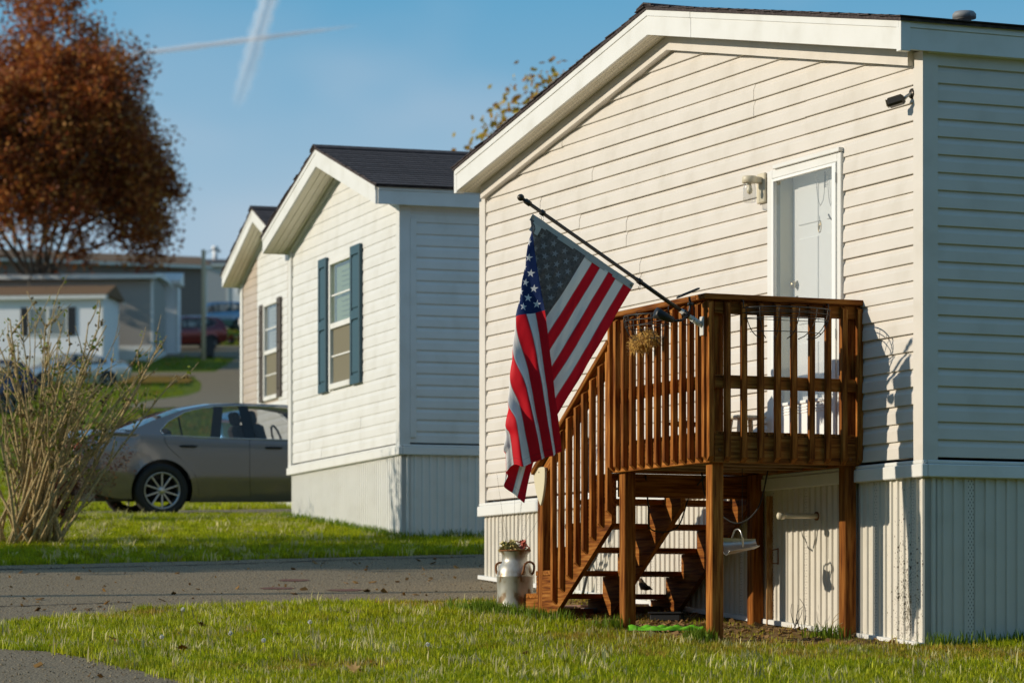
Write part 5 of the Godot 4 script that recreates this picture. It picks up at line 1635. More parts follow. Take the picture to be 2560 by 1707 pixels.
func make_bushes() -> void:
	var r := RandomNumberGenerator.new()
	r.seed = 33
	var bush := thing("shrub", "tall bare twiggy shrub with a few green leaves beside the driveway", "shrub", Transform3D(Basis(), gpos(-4.86, 34.2)))
	var lx := []
	var lc := []
	for k in 64:
		var a := r.randf() * TAU
		var lean := r.randf_range(0.05, 0.60)
		var dx := cos(a) * lean + (r.randf_range(0.10, 0.48) if k % 2 == 0 else 0.0)
		var foot := Vector3(r.randfn(0, 0.16), -0.05, r.randfn(0, 0.14))
		var high := r.randf_range(1.75, 2.65) * (1.0 - lean * 0.12)
		var st := begin(true)
		var p := foot
		var pts := [p]
		var rad := []
		var r0 := r.randf_range(0.012, 0.024)
		var n := 9
		var dir := Vector3(dx * 0.9, 1.0, sin(a) * lean * 0.9).normalized()
		for i in n:
			dir = (dir + Vector3(r.randfn(0, 0.05) + dx * 0.035, r.randfn(0, 0.02), r.randfn(0, 0.05))).normalized()
			pts.append(pts[-1] + dir * high / n)
		for i in n + 1: rad.append(r0 * lerpf(1.0, 0.30, float(i) / n))
		add_tube(st, pts, rad, 5)
		for j in 7:
			var f := r.randf_range(0.40, 1.0) * n
			var i := mini(int(f), n - 1)
			var q: Vector3 = pts[i].lerp(pts[i + 1], f - i)
			var d2 := (Vector3(r.randfn(0, 0.55) + dx * 0.6, r.randf_range(0.55, 1.2), r.randfn(0, 0.55))).normalized()
			var l := r.randf_range(0.12, 0.42)
			var tw := [q]
			for s in 4:
				d2 = (d2 + Vector3(r.randfn(0, 0.13), 0.05, r.randfn(0, 0.13))).normalized()
				tw.append(tw[-1] + d2 * l / 4.0)
			add_tube(st, tw, [r0 * 0.42, r0 * 0.36, r0 * 0.30, r0 * 0.24, r0 * 0.16], 4)
			for s in 3:
				if r.randf() < 0.62:
					lx.append(Transform3D(Basis.from_euler(Vector3(r.randf() * TAU, r.randf() * TAU, 0)) * Basis().scaled(Vector3.ONE * r.randf_range(0.6, 1.2)), tw[1 + s] + Vector3(r.randfn(0, 0.012), r.randfn(0, 0.012), r.randfn(0, 0.012))))
					var v := r.randf_range(0.7, 1.3)
					lc.append(Color(0.17 * v, 0.21 * v, 0.02 * v) if r.randf() < 0.8 else Color(0.16 * v, 0.11 * v, 0.04 * v))
		part(bush, "stem", done(st), M.twig_bark)
	merged(bush, "leaves", cluster_mesh(3, 0.035, 0.05, 6), M.leaf, lx, lc)
	# the low dark red shrub behind it
	var red := thing("barberry_shrub", "low dark red leaved shrub behind the bare twiggy shrub", "shrub", Transform3D(Basis(), gpos(-5.12, 38.4)))
	var xs := []
	var cs := []
	var st2 := begin(true)
	for k in 26:
		var a := r.randf() * TAU
		var d := Vector3(cos(a) * r.randf_range(0.1, 0.7), 1.0, sin(a) * r.randf_range(0.1, 0.7)).normalized()
		var p := Vector3(r.randfn(0, 0.08), 0, r.randfn(0, 0.08))
		var pts := [p]
		var l := r.randf_range(0.6, 1.25)
		for i in 6:
			d = (d + Vector3(r.randfn(0, 0.12), -0.02, r.randfn(0, 0.12))).normalized()
			pts.append(pts[-1] + d * l / 6)
			for j in 15:
				xs.append(Transform3D(Basis.from_euler(Vector3(r.randf() * TAU, r.randf() * TAU, 0)), pts[-1] + Vector3(r.randfn(0, 0.07), r.randfn(0, 0.07), r.randfn(0, 0.07))))
				var v := r.randf_range(0.6, 1.4)
				cs.append(Color(0.10 * v, 0.032 * v, 0.022 * v) if r.randf() < 0.75 else Color(0.16 * v, 0.075 * v, 0.02 * v))
		add_tube(st2, pts, [0.009, 0.008, 0.007, 0.006, 0.005, 0.004, 0.003], 4)
	part(red, "stems", done(st2), M.bark)
	merged(red, "leaves", cluster_mesh(4, 0.024, 0.05, 9), M.leaf, xs, cs)
	# dry stalks by the deck's wall post
	for q in [[-1.52, 0.16, "thin dark dried weed stalks against the skirting under the deck", 5, 0.20], [-0.98, 0.20, "curled tan weed at the foot of the deck's wall post", 4, 0.18]]:
		var w := H1 * Vector3(q[0], 0, q[1])
		var wd := thing("weed", q[2], "weed", turned(gpos(w.x, -w.z), 0.0))
		for k in q[3]:
			var d := Vector3(r.randfn(0, 0.35), 1, r.randfn(0, 0.35)).normalized()
			var l: float = q[4] * r.randf_range(0.7, 1.5)
			part(wd, "stalk", tube(smooth_path([Vector3(r.randfn(0, 0.02), 0, r.randfn(0, 0.02)), d * l * 0.6, d * l + Vector3(r.randfn(0, 0.05), -0.02, 0)]), [0.003, 0.003, 0.002, 0.004, 0.004, 0.002], 5), M.black_metal if q[3] == 5 else M.twig_bark)


# ---------------------------------------------------------------- cars
const SEDAN := {"L": 4.88, "rear": 1.08, "front": 3.90, "r": 0.335,
	"belt": [[0.0, 0.93], [0.10, 1.0], [0.3, 1.045], [0.9, 1.03], [1.6, 0.985], [3.2, 0.955], [3.75, 0.94], [4.3, 0.84], [4.7, 0.70], [4.88, 0.58]],
	"deck": [[0.0, 0.95], [0.08, 1.06], [0.25, 1.10], [0.75, 1.10], [3.7, 1.0], [4.3, 0.91], [4.75, 0.74], [4.88, 0.6]],
	"low": [[0.0, 0.46], [0.12, 0.32], [0.5, 0.24], [1.4, 0.19], [3.5, 0.19], [4.6, 0.2], [4.88, 0.3]],
	"wide": [[0.0, 0.72], [0.06, 0.80], [0.25, 0.87], [0.8, 0.915], [2.4, 0.92], [4.1, 0.915], [4.6, 0.84], [4.8, 0.72], [4.88, 0.6]],
	"roof": [[0.72, 1.10], [1.05, 1.235], [1.45, 1.375], [1.8, 1.43], [2.3, 1.448], [2.8, 1.425], [3.08, 1.37], [3.85, 0.995]], "glass": [0.72, 1.42, 3.08, 3.85],
	"tuck": [0.97, 1.39],
	"panes": [[[1.37, 1.005], [2.15, 0.99], [2.13, 1.388], [1.75, 1.373], [1.45, 1.30], [1.36, 1.25]], [[1.11, 1.075], [1.15, 1.025], [1.34, 1.007], [1.33, 1.235], [1.22, 1.175]], [[2.30, 0.988], [3.52, 0.965], [3.0, 1.335], [2.75, 1.378], [2.27, 1.39]]],
	"trim": [[1.09, 1.075], [1.13, 1.02], [1.6, 0.997], [2.22, 0.98], [3.56, 0.955], [3.01, 1.345], [2.75, 1.39], [2.2, 1.40], [1.75, 1.385], [1.44, 1.312], [1.20, 1.19], [1.09, 1.075]],
	"body_up": [[[0.60, 1.03], [1.13, 1.005], [1.085, 1.075], [1.19, 1.19], [1.44, 1.315], [1.75, 1.39], [2.13, 1.405], [2.13, 1.432], [1.8, 1.415], [1.42, 1.345], [1.0, 1.20]], [[2.13, 1.4051], [2.27, 1.41], [2.75, 1.40], [3.02, 1.352], [3.60, 0.95], [3.86, 0.95], [3.12, 1.36], [2.75, 1.415], [2.13, 1.432]]],
	"pillar": [[[2.155, 0.985], [2.295, 0.985], [2.265, 1.40], [2.135, 1.40]], [[1.343, 1.005], [1.367, 1.003], [1.357, 1.255], [1.333, 1.24]]],
	"seams": [[[2.22, 0.26], [2.20, 0.6], [2.215, 0.98]], [[1.12, 1.0], [1.16, 0.88], [1.35, 0.70], [1.50, 0.52], [1.56, 0.27]], [[3.30, 0.26], [3.32, 0.6], [3.42, 0.94]]],
	"handles": [[1.42, 0.885], [2.52, 0.87]], "seats": [[1.15, 1.05], [2.35, 1.12]]}
const SUV := {"L": 4.55, "rear": 0.88, "front": 3.55, "r": 0.35,
	"belt": [[0.0, 1.0], [0.08, 1.10], [0.5, 1.16], [1.4, 1.10], [3.0, 1.05], [3.5, 1.03], [4.1, 0.95], [4.4, 0.80], [4.55, 0.6]],
	"deck": [[0.0, 1.0], [0.05, 1.12], [0.2, 1.2], [3.4, 1.10], [4.0, 1.03], [4.4, 0.84], [4.55, 0.65]],
	"low": [[0.0, 0.5], [0.12, 0.34], [0.5, 0.28], [4.0, 0.26], [4.55, 0.34]],
	"wide": [[0.0, 0.76], [0.08, 0.85], [0.4, 0.9], [2.2, 0.915], [3.9, 0.9], [4.3, 0.82], [4.55, 0.62]],
	"roof": [[0.10, 1.18], [0.22, 1.40], [0.42, 1.60], [0.8, 1.66], [1.6, 1.685], [2.4, 1.64], [2.75, 1.55], [3.55, 1.06]], "glass": [0.10, 0.42, 2.75, 3.55],
	"tuck": [1.08, 1.60],
	"panes": [[[1.30, 1.12], [2.05, 1.09], [2.03, 1.54], [1.30, 1.56]], [[0.52, 1.34], [0.85, 1.16], [1.24, 1.125], [1.24, 1.56], [0.80, 1.52]], [[2.16, 1.085], [3.12, 1.06], [2.55, 1.47], [2.14, 1.535]]],
	"trim": [[0.50, 1.34], [0.84, 1.145], [2.1, 1.08], [3.16, 1.05], [2.56, 1.485], [2.1, 1.55], [1.28, 1.575], [0.80, 1.535], [0.50, 1.34]],
	"body_up": [[[0.06, 1.12], [0.86, 1.13], [0.50, 1.34], [0.80, 1.54], [1.28, 1.58], [2.1, 1.555], [2.1, 1.66], [0.8, 1.64], [0.42, 1.58], [0.20, 1.38]], [[2.1, 1.5551], [2.56, 1.49], [3.18, 1.05], [3.56, 1.04], [2.78, 1.53], [2.4, 1.62], [2.1, 1.66]]],
	"pillar": [[[2.055, 1.08], [2.155, 1.08], [2.135, 1.55], [2.035, 1.55]], [[1.245, 1.11], [1.295, 1.11], [1.295, 1.57], [1.245, 1.57]]],
	"seams": [[[2.1, 0.3], [2.09, 0.7], [2.1, 1.08]], [[1.27, 1.1], [1.25, 0.9], [1.35, 0.6], [1.38, 0.32]], [[3.05, 0.3], [3.05, 0.7], [3.08, 1.05]]],
	"handles": [[1.45, 0.98], [2.45, 0.96]], "seats": [[1.2, 1.1], [2.25, 1.15]]}

func wheel(car: Node3D, x: float, z: float, r: float, spokes: int) -> void:
	var side := signf(z)
	var wh := part(car, "wheel", lathe([Vector2(r * 0.66, -0.10), Vector2(r * 0.93, -0.108), Vector2(r * 0.985, -0.085), Vector2(r, -0.05), Vector2(r, 0.05), Vector2(r * 0.985, 0.085), Vector2(r * 0.93, 0.108), Vector2(r * 0.70, 0.10), Vector2(r * 0.66, 0.07)], 40), M.rubber, Transform3D(Basis(Vector3.RIGHT, PI / 2 * side), Vector3(x, r, z)))
	part(wh, "rim", lathe([Vector2(r * 0.60, -0.08), Vector2(r * 0.64, 0.07), Vector2(r * 0.69, 0.098), Vector2(r * 0.66, 0.104), Vector2(r * 0.62, 0.085), Vector2(r * 0.60, 0.05)], 40), M.alloy)
	part(wh, "brake_disc", lathe([Vector2(0.0, 0.0), Vector2(r * 0.44, 0.0), Vector2(r * 0.44, 0.012), Vector2(0.0, 0.012)], 24), M.car_black)
	part(wh, "hub", lathe([Vector2(0.0, 0.092), Vector2(r * 0.11, 0.088), Vector2(r * 0.16, 0.078), Vector2(r * 0.16, 0.02)], 20), M.alloy)
	for k in spokes:
		var a := TAU * (k / 2) / (spokes / 2) + (0.24 if k % 2 else -0.24)
		var a2 := TAU * (k / 2) / (spokes / 2) + (0.30 if k % 2 else -0.30)
		beam(wh, "spoke", Vector3(cos(a) * r * 0.13, 0.078, sin(a) * r * 0.13), Vector3(cos(a2) * r * 0.635, 0.086, sin(a2) * r * 0.635), 0.021, 0.022, M.alloy, 0.005)

func make_car(label: String, xf: Transform3D, p: Dictionary, paint: Material, fine: bool, called := "parked_car") -> Node3D:
	var car := thing(called, label, "car", xf, "parked cars")
	var L: float = p.L
	var sec := [[0.0, 0.925], [0.12, 0.955], [0.40, 1.0], [0.62, 0.992], [0.76, 0.985], [0.83, 0.972], [0.90, 0.955], [1.0, 0.925]]
	var surf := func(x: float, y: float) -> float:
		var lo := lerp_table(p.low, x)
		var hi := lerp_table(p.belt, x)
		return lerp_table(p.wide, x) * lerp_table(sec, clampf((y - lo) / (hi - lo), 0.0, 1.0))
	var NX := 90 if fine else 50
	var NY := 16 if fine else 10
	var R: float = p.r + 0.052
	var st := begin(true)
	for side in [1.0, -1.0]:
		var rows := []
		var inside := []
		for i in NX + 1:
			var x := L * i / NX
			var line := []
			var ins := []
			for j in NY + 1:
				var f := float(j) / NY
				var lo := lerp_table(p.low, x)
				var y := lerpf(lo, lerp_table(p.belt, x), f)
				var v := Vector2(x, y)
				var hit := false
				for wx in [p.rear, p.front]:
					var c := Vector2(wx, p.r)
					if v.distance_to(c) < R:
						hit = true
						var dv := (v - c)
						if dv.length() < 0.01: dv = Vector2(0, 1)
						v = c + dv.normalized() * R
				var flare := 0.0
				for wx in [p.rear, p.front]:
					var dd := absf(v.distance_to(Vector2(wx, p.r)) - R)
					if dd < 0.10: flare = maxf(flare, 0.010 * (1.0 - dd / 0.10))
				line.append(Vector3(v.x - L / 2, v.y, side * (surf.call(v.x, v.y) + flare)))
				ins.append(hit)
			rows.append(line)
			inside.append(ins)
		for i in NX:
			for j in NY:
				if inside[i][j] and inside[i + 1][j] and inside[i][j + 1] and inside[i + 1][j + 1]: continue
				if side > 0: quad(st, rows[i][j], rows[i][j + 1], rows[i + 1][j + 1], rows[i + 1][j])
				else: quad(st, rows[i][j], rows[i + 1][j], rows[i + 1][j + 1], rows[i][j + 1])
	# ends and decks
	for e in [0.0, L]:
		for j in NY:
			var q := []
			for f in [float(j) / NY, float(j + 1) / NY]:
				var y := lerpf(lerp_table(p.low, e), lerp_table(p.belt, e), f)
				q.append(Vector3(e - L / 2, y, surf.call(e, y)))
			quad(st, q[0], q[1], Vector3(q[1].x, q[1].y, -q[1].z), Vector3(q[0].x, q[0].y, -q[0].z))
	var deck := []
	for i in NX + 1:
		var x := L * i / NX
		if x > p.glass[0] + 0.06 and x < p.glass[3] - 0.06:
			if deck.size() > 1: add_grid(st, deck)
			deck = []
			continue
		var yb := lerp_table(p.belt, x)
		var line := []
		for j in 9:
			var f := -1.0 + 2.0 * j / 8.0
			line.append(Vector3(x - L / 2, lerpf(lerp_table(p.deck, x), yb, pow(absf(f), 2.2)), f * surf.call(x, yb)))
		deck.append(line)
	if deck.size() > 1: add_grid(st, deck)
	part(car, "body", done(st), paint)
	# roof, screens and side glass
	var zr := 0.575
	var rows := []
	for s in [[p.glass[1], p.glass[2], "roof", paint], [p.glass[0], p.glass[1], "rear_window", M.car_glass], [p.glass[2], p.glass[3], "windshield", M.car_glass]]:
		var g := []
		for i in 17:
			var x: float = lerpf(s[0], s[1], i / 16.0)
			var y := lerp_table(p.roof, x)
			var f := clampf((y - p.tuck[0]) / (p.tuck[1] - p.tuck[0]), 0.0, 1.0)
			var zz := lerpf(0.80, zr, f)
			var line := []
			for j in 11:
				var t := -1.0 + 0.2 * j
				line.append(Vector3(x - L / 2, y - 0.05 * t * t * f, zz * t))
			g.append(line)
		part(car, s[2], grid_mesh(g), s[3])
	var map := func(x: float, y: float, side: float) -> Vector3:
		var f: float = (y - p.tuck[0]) / (p.tuck[1] - p.tuck[0])
		return Vector3(x - L / 2, y, side * (lerpf(0.855, 0.60, f)))
	for side in [1.0, -1.0]:
		for s in [["window_frame", p.body_up, paint], ["pillar", p.pillar, M.car_black], ["side_window", p.panes, M.car_glass]]:
			for poly in s[1]:
				var m2 := begin()
				var pp := pv(poly)
				var t := Geometry2D.triangulate_polygon(pp)
				for k in range(0, t.size(), 3):
					var a := pp[t[k]]
					var b := pp[t[k + 1]]
					var c := pp[t[k + 2]]
					if ((b - a).cross(c - a) > 0) == (side > 0):
						var sw := b
						b = c
						c = sw
					m2.add_vertex(map.call(a.x, a.y, side)); m2.add_vertex(map.call(b.x, b.y, side)); m2.add_vertex(map.call(c.x, c.y, side))
				part(car, s[0], done(m2), s[2])
		var path := []
		for q in p.trim: path.append(map.call(q[0], q[1], side) + Vector3(0, 0, side * 0.003))
		part(car, "window_trim", tube(path, [0.0075], 5), M.chrome)
		if fine:
			for s in p.seams:
				var sp := []
				for q in s: sp.append(Vector3(q[0] - L / 2, q[1], 0))
				sp = smooth_path(sp, 6)
				for k in sp.size(): sp[k].z = side * (surf.call(sp[k].x + L / 2, sp[k].y) + 0.0005)
				part(car, "door_seam", tube(sp, [0.0035], 5), M.car_black)
		for q in p.handles:
			var hz: float = surf.call(q[0], q[1]) + 0.022
			var hd := part(car, "door_handle", tube([Vector3(q[0] - L / 2 - 0.11, q[1], side * (hz - 0.02)), Vector3(q[0] - L / 2 - 0.08, q[1] + 0.004, side * hz), Vector3(q[0] - L / 2 + 0.08, q[1] + 0.002, side * hz), Vector3(q[0] - L / 2 + 0.11, q[1], side * (hz - 0.02))], [0.009, 0.013, 0.013, 0.009], 8), M.car_black if fine else M.chrome)
		for wx in [p.rear, p.front]:
			wheel(car, wx - L / 2, side * 0.80, p.r, 10 if fine else 6)
		# lamps
		var tz: float = surf.call(0.12, 0.9)
		part(car, "tail_light", bevel_box(Vector3(0.30, 0.13, 0.16), 0.03), M.tail_red, Transform3D(Basis(Vector3.UP, side * 0.25), Vector3(0.14 - L / 2, lerp_table(p.belt, 0.14) - 0.11, side * (tz - 0.065))))
		part(car, "headlight", bevel_box(Vector3(0.34, 0.12, 0.2), 0.04), M.head_lamp, Transform3D(Basis(Vector3.UP, -side * 0.4), Vector3(L / 2 - 0.30, lerp_table(p.belt, L - 0.3) - 0.10, side * (surf.call(L - 0.3, 0.6) - 0.10))))
		part(car, "mirror", bevel_box(Vector3(0.10, 0.11, 0.18), 0.03), paint, Transform3D(Basis(), Vector3(p.glass[3] - 0.42 - L / 2, p.tuck[0] + 0.05, side * 0.97)))
	# wheel wells, floor, seats
	var und := begin()
	add_box(und, Vector3(-L / 2 + 0.3, 0.20, -0.60), Vector3(L / 2 - 0.3, 0.48, 0.60))
	for wx in [p.rear, p.front]:
		add_box(und, Vector3(wx - L / 2 - R, 0.30, -0.68), Vector3(wx - L / 2 + R, p.r + R * 0.98, 0.68))
	add_box(und, Vector3(p.rear - L / 2 + R + 0.02, 0.2, -0.84), Vector3(p.front - L / 2 - R - 0.02, 0.30, 0.84))
	part(car, "underbody", done(und), M.car_black)
	for s in p.seats:
		for z in [-0.38, 0.38]:
			var seat := part(car, "seat", bevel_box(Vector3(0.16, 0.62, 0.50), 0.05), M.seat, Transform3D(Basis(Vector3.BACK, 0.28), Vector3(s[0] + 0.12 - L / 2, s[1] - 0.25, z)))
			part(seat, "head_rest", bevel_box(Vector3(0.10, 0.17, 0.26), 0.04), M.seat, Transform3D(Basis(), Vector3(0.0, 0.40, 0.0)))
	part(car, "dashboard", bevel_box(Vector3(0.5, 0.22, 1.4), 0.08), M.car_black, Transform3D(Basis(), Vector3(p.glass[3] - 0.55 - L / 2, p.tuck[0] - 0.10, 0)))
	part(car, "steering_wheel", tube(ring_path(func(t: float) -> Vector3: return Vector3(-0.06 * sin(t * TAU), 0.18 * sin(t * TAU), 0.18 * cos(t * TAU)), 20), [0.014], 6), M.car_black, Transform3D(Basis(), Vector3(p.glass[3] - 0.92 - L / 2, p.tuck[0] + 0.02, -0.38)))
	return car

func add_grid(st: SurfaceTool, rows: Array) -> void:
	for i in rows.size() - 1:
		for j in rows[i].size() - 1:
			quad(st, rows[i][j], rows[i][j + 1], rows[i + 1][j + 1], rows[i + 1][j])

func on_slope(x: float, d: float, yaw: float, up := 0.0, tilt := 1.0) -> Transform3D:
	var s := (ground_y(d + 1.0) - ground_y(d - 1.0)) / 2.0 * tilt
	var n := Vector3(0, 1, s).normalized()
	var f := Vector3(cos(yaw), 0, -sin(yaw))
	f = (f - n * f.dot(n)).normalized()
	return Transform3D(Basis(f, n, f.cross(n)), gpos(x, d, up))

func make_cars() -> void:
	# the grey sedan: its near rear wheel stands at (-4.37, 42.2)
	var yaw := deg_to_rad(20)
	var f := Vector3(cos(yaw), 0, -sin(yaw))
	var rt := Vector3(sin(yaw), 0, cos(yaw))
	var c := Vector3(-4.37, 0, -42.2) + f * (4.88 / 2 - 1.08) - rt * 0.80
	make_car("metallic grey sedan parked between the white home and the tan home", on_slope(c.x, -c.z, yaw, 0.014), SEDAN, M.paint_grey, true)
	make_car("dark red suv parked behind the wooden pole", on_slope(-16.9, 173.0, deg_to_rad(200), 0.03), SUV, M.paint_red, false)
	make_car("light blue suv parked in front of the pale grey home", on_slope(-17.55, 199.0, deg_to_rad(198), 0.03), SUV, M.paint_blue, false)
	make_car("white sedan parked in front of the white home with black shutters", on_slope(-19.4, 150.5, deg_to_rad(196), 0.02), SEDAN, M.paint_white, false)
	make_car("navy blue suv half hidden behind the bare twiggy shrub", on_slope(-16.9, 104.0, deg_to_rad(196), 0.02), SUV, M.paint_navy, false)
	make_car("sky blue sedan mostly hidden behind the tan home", on_slope(-2.95, 62.5, deg_to_rad(20), 0.02), SEDAN, M.paint_sky, false)


# ---------------------------------------------------------------- the far homes
func far_home(label: String, rx: float, d: float, wall_h: float, length: float, depth: float, roof_h: float, over: float, wall: Material, roof: Material, wins: Array, yaw := -71.0) -> Node3D:
	var xf := turned(gpos(rx, d), deg_to_rad(yaw))
	var home := thing("mobile_home", label, "house", xf, "mobile homes along the lane")
	box(home, "wall", Vector3(-depth, -1.6, 0.0), Vector3(0.0, wall_h, length), wall, 0.01)
	box(home, "skirting", Vector3(-depth - 0.02, -1.6, -0.02), Vector3(0.03, 0.75, length), M.skirt_white, 0.01)
	box(home, "corner_board", Vector3(-0.08, 0.75, -0.025), Vector3(0.025, wall_h, 0.09), M.vinyl_trim, 0.005)
	part(home, "roof", prism(PackedVector2Array([Vector2(over + 0.05, wall_h + 0.16), Vector2(-depth / 2, wall_h + 0.16 + roof_h), Vector2(-depth - over - 0.05, wall_h + 0.16)]), -0.25, length + 0.25), roof)
	box(home, "fascia_board", Vector3(over - 0.02, wall_h - 0.03, -0.22), Vector3(over + 0.03, wall_h + 0.158, length + 0.2), M.vinyl_trim, 0.005)
	box(home, "soffit_panel", Vector3(0.0, wall_h + 0.02, -0.20), Vector3(over - 0.021, wall_h + 0.05, length + 0.2), M.soffit_cream, 0.003)
	part(home, "gable_fascia", prism(PackedVector2Array([Vector2(over, wall_h), Vector2(-depth / 2, wall_h + roof_h), Vector2(-depth - over, wall_h), Vector2(-depth - over, wall_h + 0.15), Vector2(-depth / 2, wall_h + 0.15 + roof_h), Vector2(over, wall_h + 0.15)]), -0.24, -0.21), M.vinyl_trim)
	part(home, "gable_wall", prism(PackedVector2Array([Vector2(0.0, wall_h), Vector2(-depth / 2, wall_h + roof_h + 0.1), Vector2(-depth, wall_h)]), -0.01, 0.05), wall)
	for w in wins:   # [z, y, width, height, shutters]
		var win := box(home, "window", Vector3(0.004, w[1], w[0]), Vector3(0.03, w[1] + w[3], w[0] + w[2]), M.curtain, 0.002)
		var o := win.position
		for q in [[w[0] - 0.06, w[0], w[1] - 0.06, w[1] + w[3] + 0.06], [w[0] + w[2], w[0] + w[2] + 0.06, w[1] - 0.06, w[1] + w[3] + 0.06], [w[0], w[0] + w[2], w[1] + w[3], w[1] + w[3] + 0.06], [w[0], w[0] + w[2], w[1] - 0.06, w[1]], [w[0] + w[2] * 0.5 - 0.07, w[0] + w[2] * 0.5 + 0.07, w[1], w[1] + w[3]]]:
			box(win, "frame", Vector3(0.004, q[2], q[0]) - o, Vector3(0.06, q[3], q[1]) - o, M.vinyl_trim, 0.004)
		box(win, "pane", Vector3(0.042, w[1], w[0]) - o, Vector3(0.046, w[1] + w[3], w[0] + w[2]) - o, M.win_glass, 0.0005)
		if w[4]:
			for z in [w[0] - 0.06 - w[4], w[0] + w[2] + 0.06]:
				box(home, "shutter", Vector3(0.004, w[1] - 0.05, z), Vector3(0.05, w[1] + w[3] + 0.05, z + w[4]), M.black_plastic, 0.006)
	return home

func make_far_homes() -> void:
	mat("far_white", lin(0.86, 0.86, 0.87), 0.5)
	mat("far_grey", lin(0.34, 0.31, 0.28), 0.6)
	mat("far_taupe", lin(0.20, 0.165, 0.145), 0.6)
	mat("far_pale", lin(0.50, 0.49, 0.49), 0.6)
	far_home("white home with brown roof and black shutters behind the white sedan", -19.05, 158.0, 3.40, 14.0, 3.2, 0.62, 0.28, M.far_white, M.roof_brown, [[1.72, 1.75, 1.75, 1.22, 0.38]], -97.0)
	far_home("long grey home with white eaves behind the russet oak", -17.25, 163.0, 3.95, 18.0, 3.6, 0.30, 0.55, M.far_grey, M.far_white, [], -94.0)
	far_home("taupe home with brown roof and white fascia behind the red suv", -17.1, 190.0, 3.75, 16.0, 5.2, 0.80, 0.35, M.far_taupe, M.roof_brown, [])
	far_home("pale grey home with dark roof behind the light blue suv", -17.2, 206.0, 3.75, 1.9, 5.2, 0.55, 0.2, M.far_pale, M.roof_dark, [], -88.0)
	far_home("white home with one small dark window behind the pale grey home", -13.2, 214.0, 3.3, 9.0, 5.0, 0.5, 0.25, M.far_white, M.roof_dark, [[3.6, 2.0, 0.45, 0.75, 0.0]], -92.0)
	# the white shed between the grey home and the taupe home
	var sh := thing("shed", "white metal shed with sloped roof between the grey and taupe homes", "shed", turned(gpos(-16.55, 168.0), deg_to_rad(-88)))
	box(sh, "wall", Vector3(-2.4, -1.0, 0.0), Vector3(0.0, 3.45, 1.25), M.far_white, 0.01)
	part(sh, "roof", prism(PackedVector2Array([Vector2(-2.6, 3.6), Vector2(0.25, 3.46), Vector2(0.25, 3.6), Vector2(-2.6, 4.3)]), -0.15, 1.3), M.vinyl_trim)
	box(sh, "fascia_board", Vector3(0.25, 3.42, -0.16), Vector3(0.29, 3.62, 1.3), M.vinyl_trim)
	box(sh, "corner_board", Vector3(-0.06, -0.5, -0.03), Vector3(0.03, 3.44, 0.08), M.vinyl_trim)
	# white chimney pipe
	var cp := thing("vent_pipe", "white vent pipe standing on the dark roof of the pale grey home", "vent pipe", Transform3D(Basis(), gpos(-18.2, 208.2, 4.0)))
	part(cp, "pipe", tube([Vector3.ZERO, Vector3(0, 0.75, 0)], [0.15], 10), M.far_white)
	part(cp, "cap", tube([Vector3(0, 0.75, 0), Vector3(0, 0.95, 0)], [0.21], 10), M.far_white)


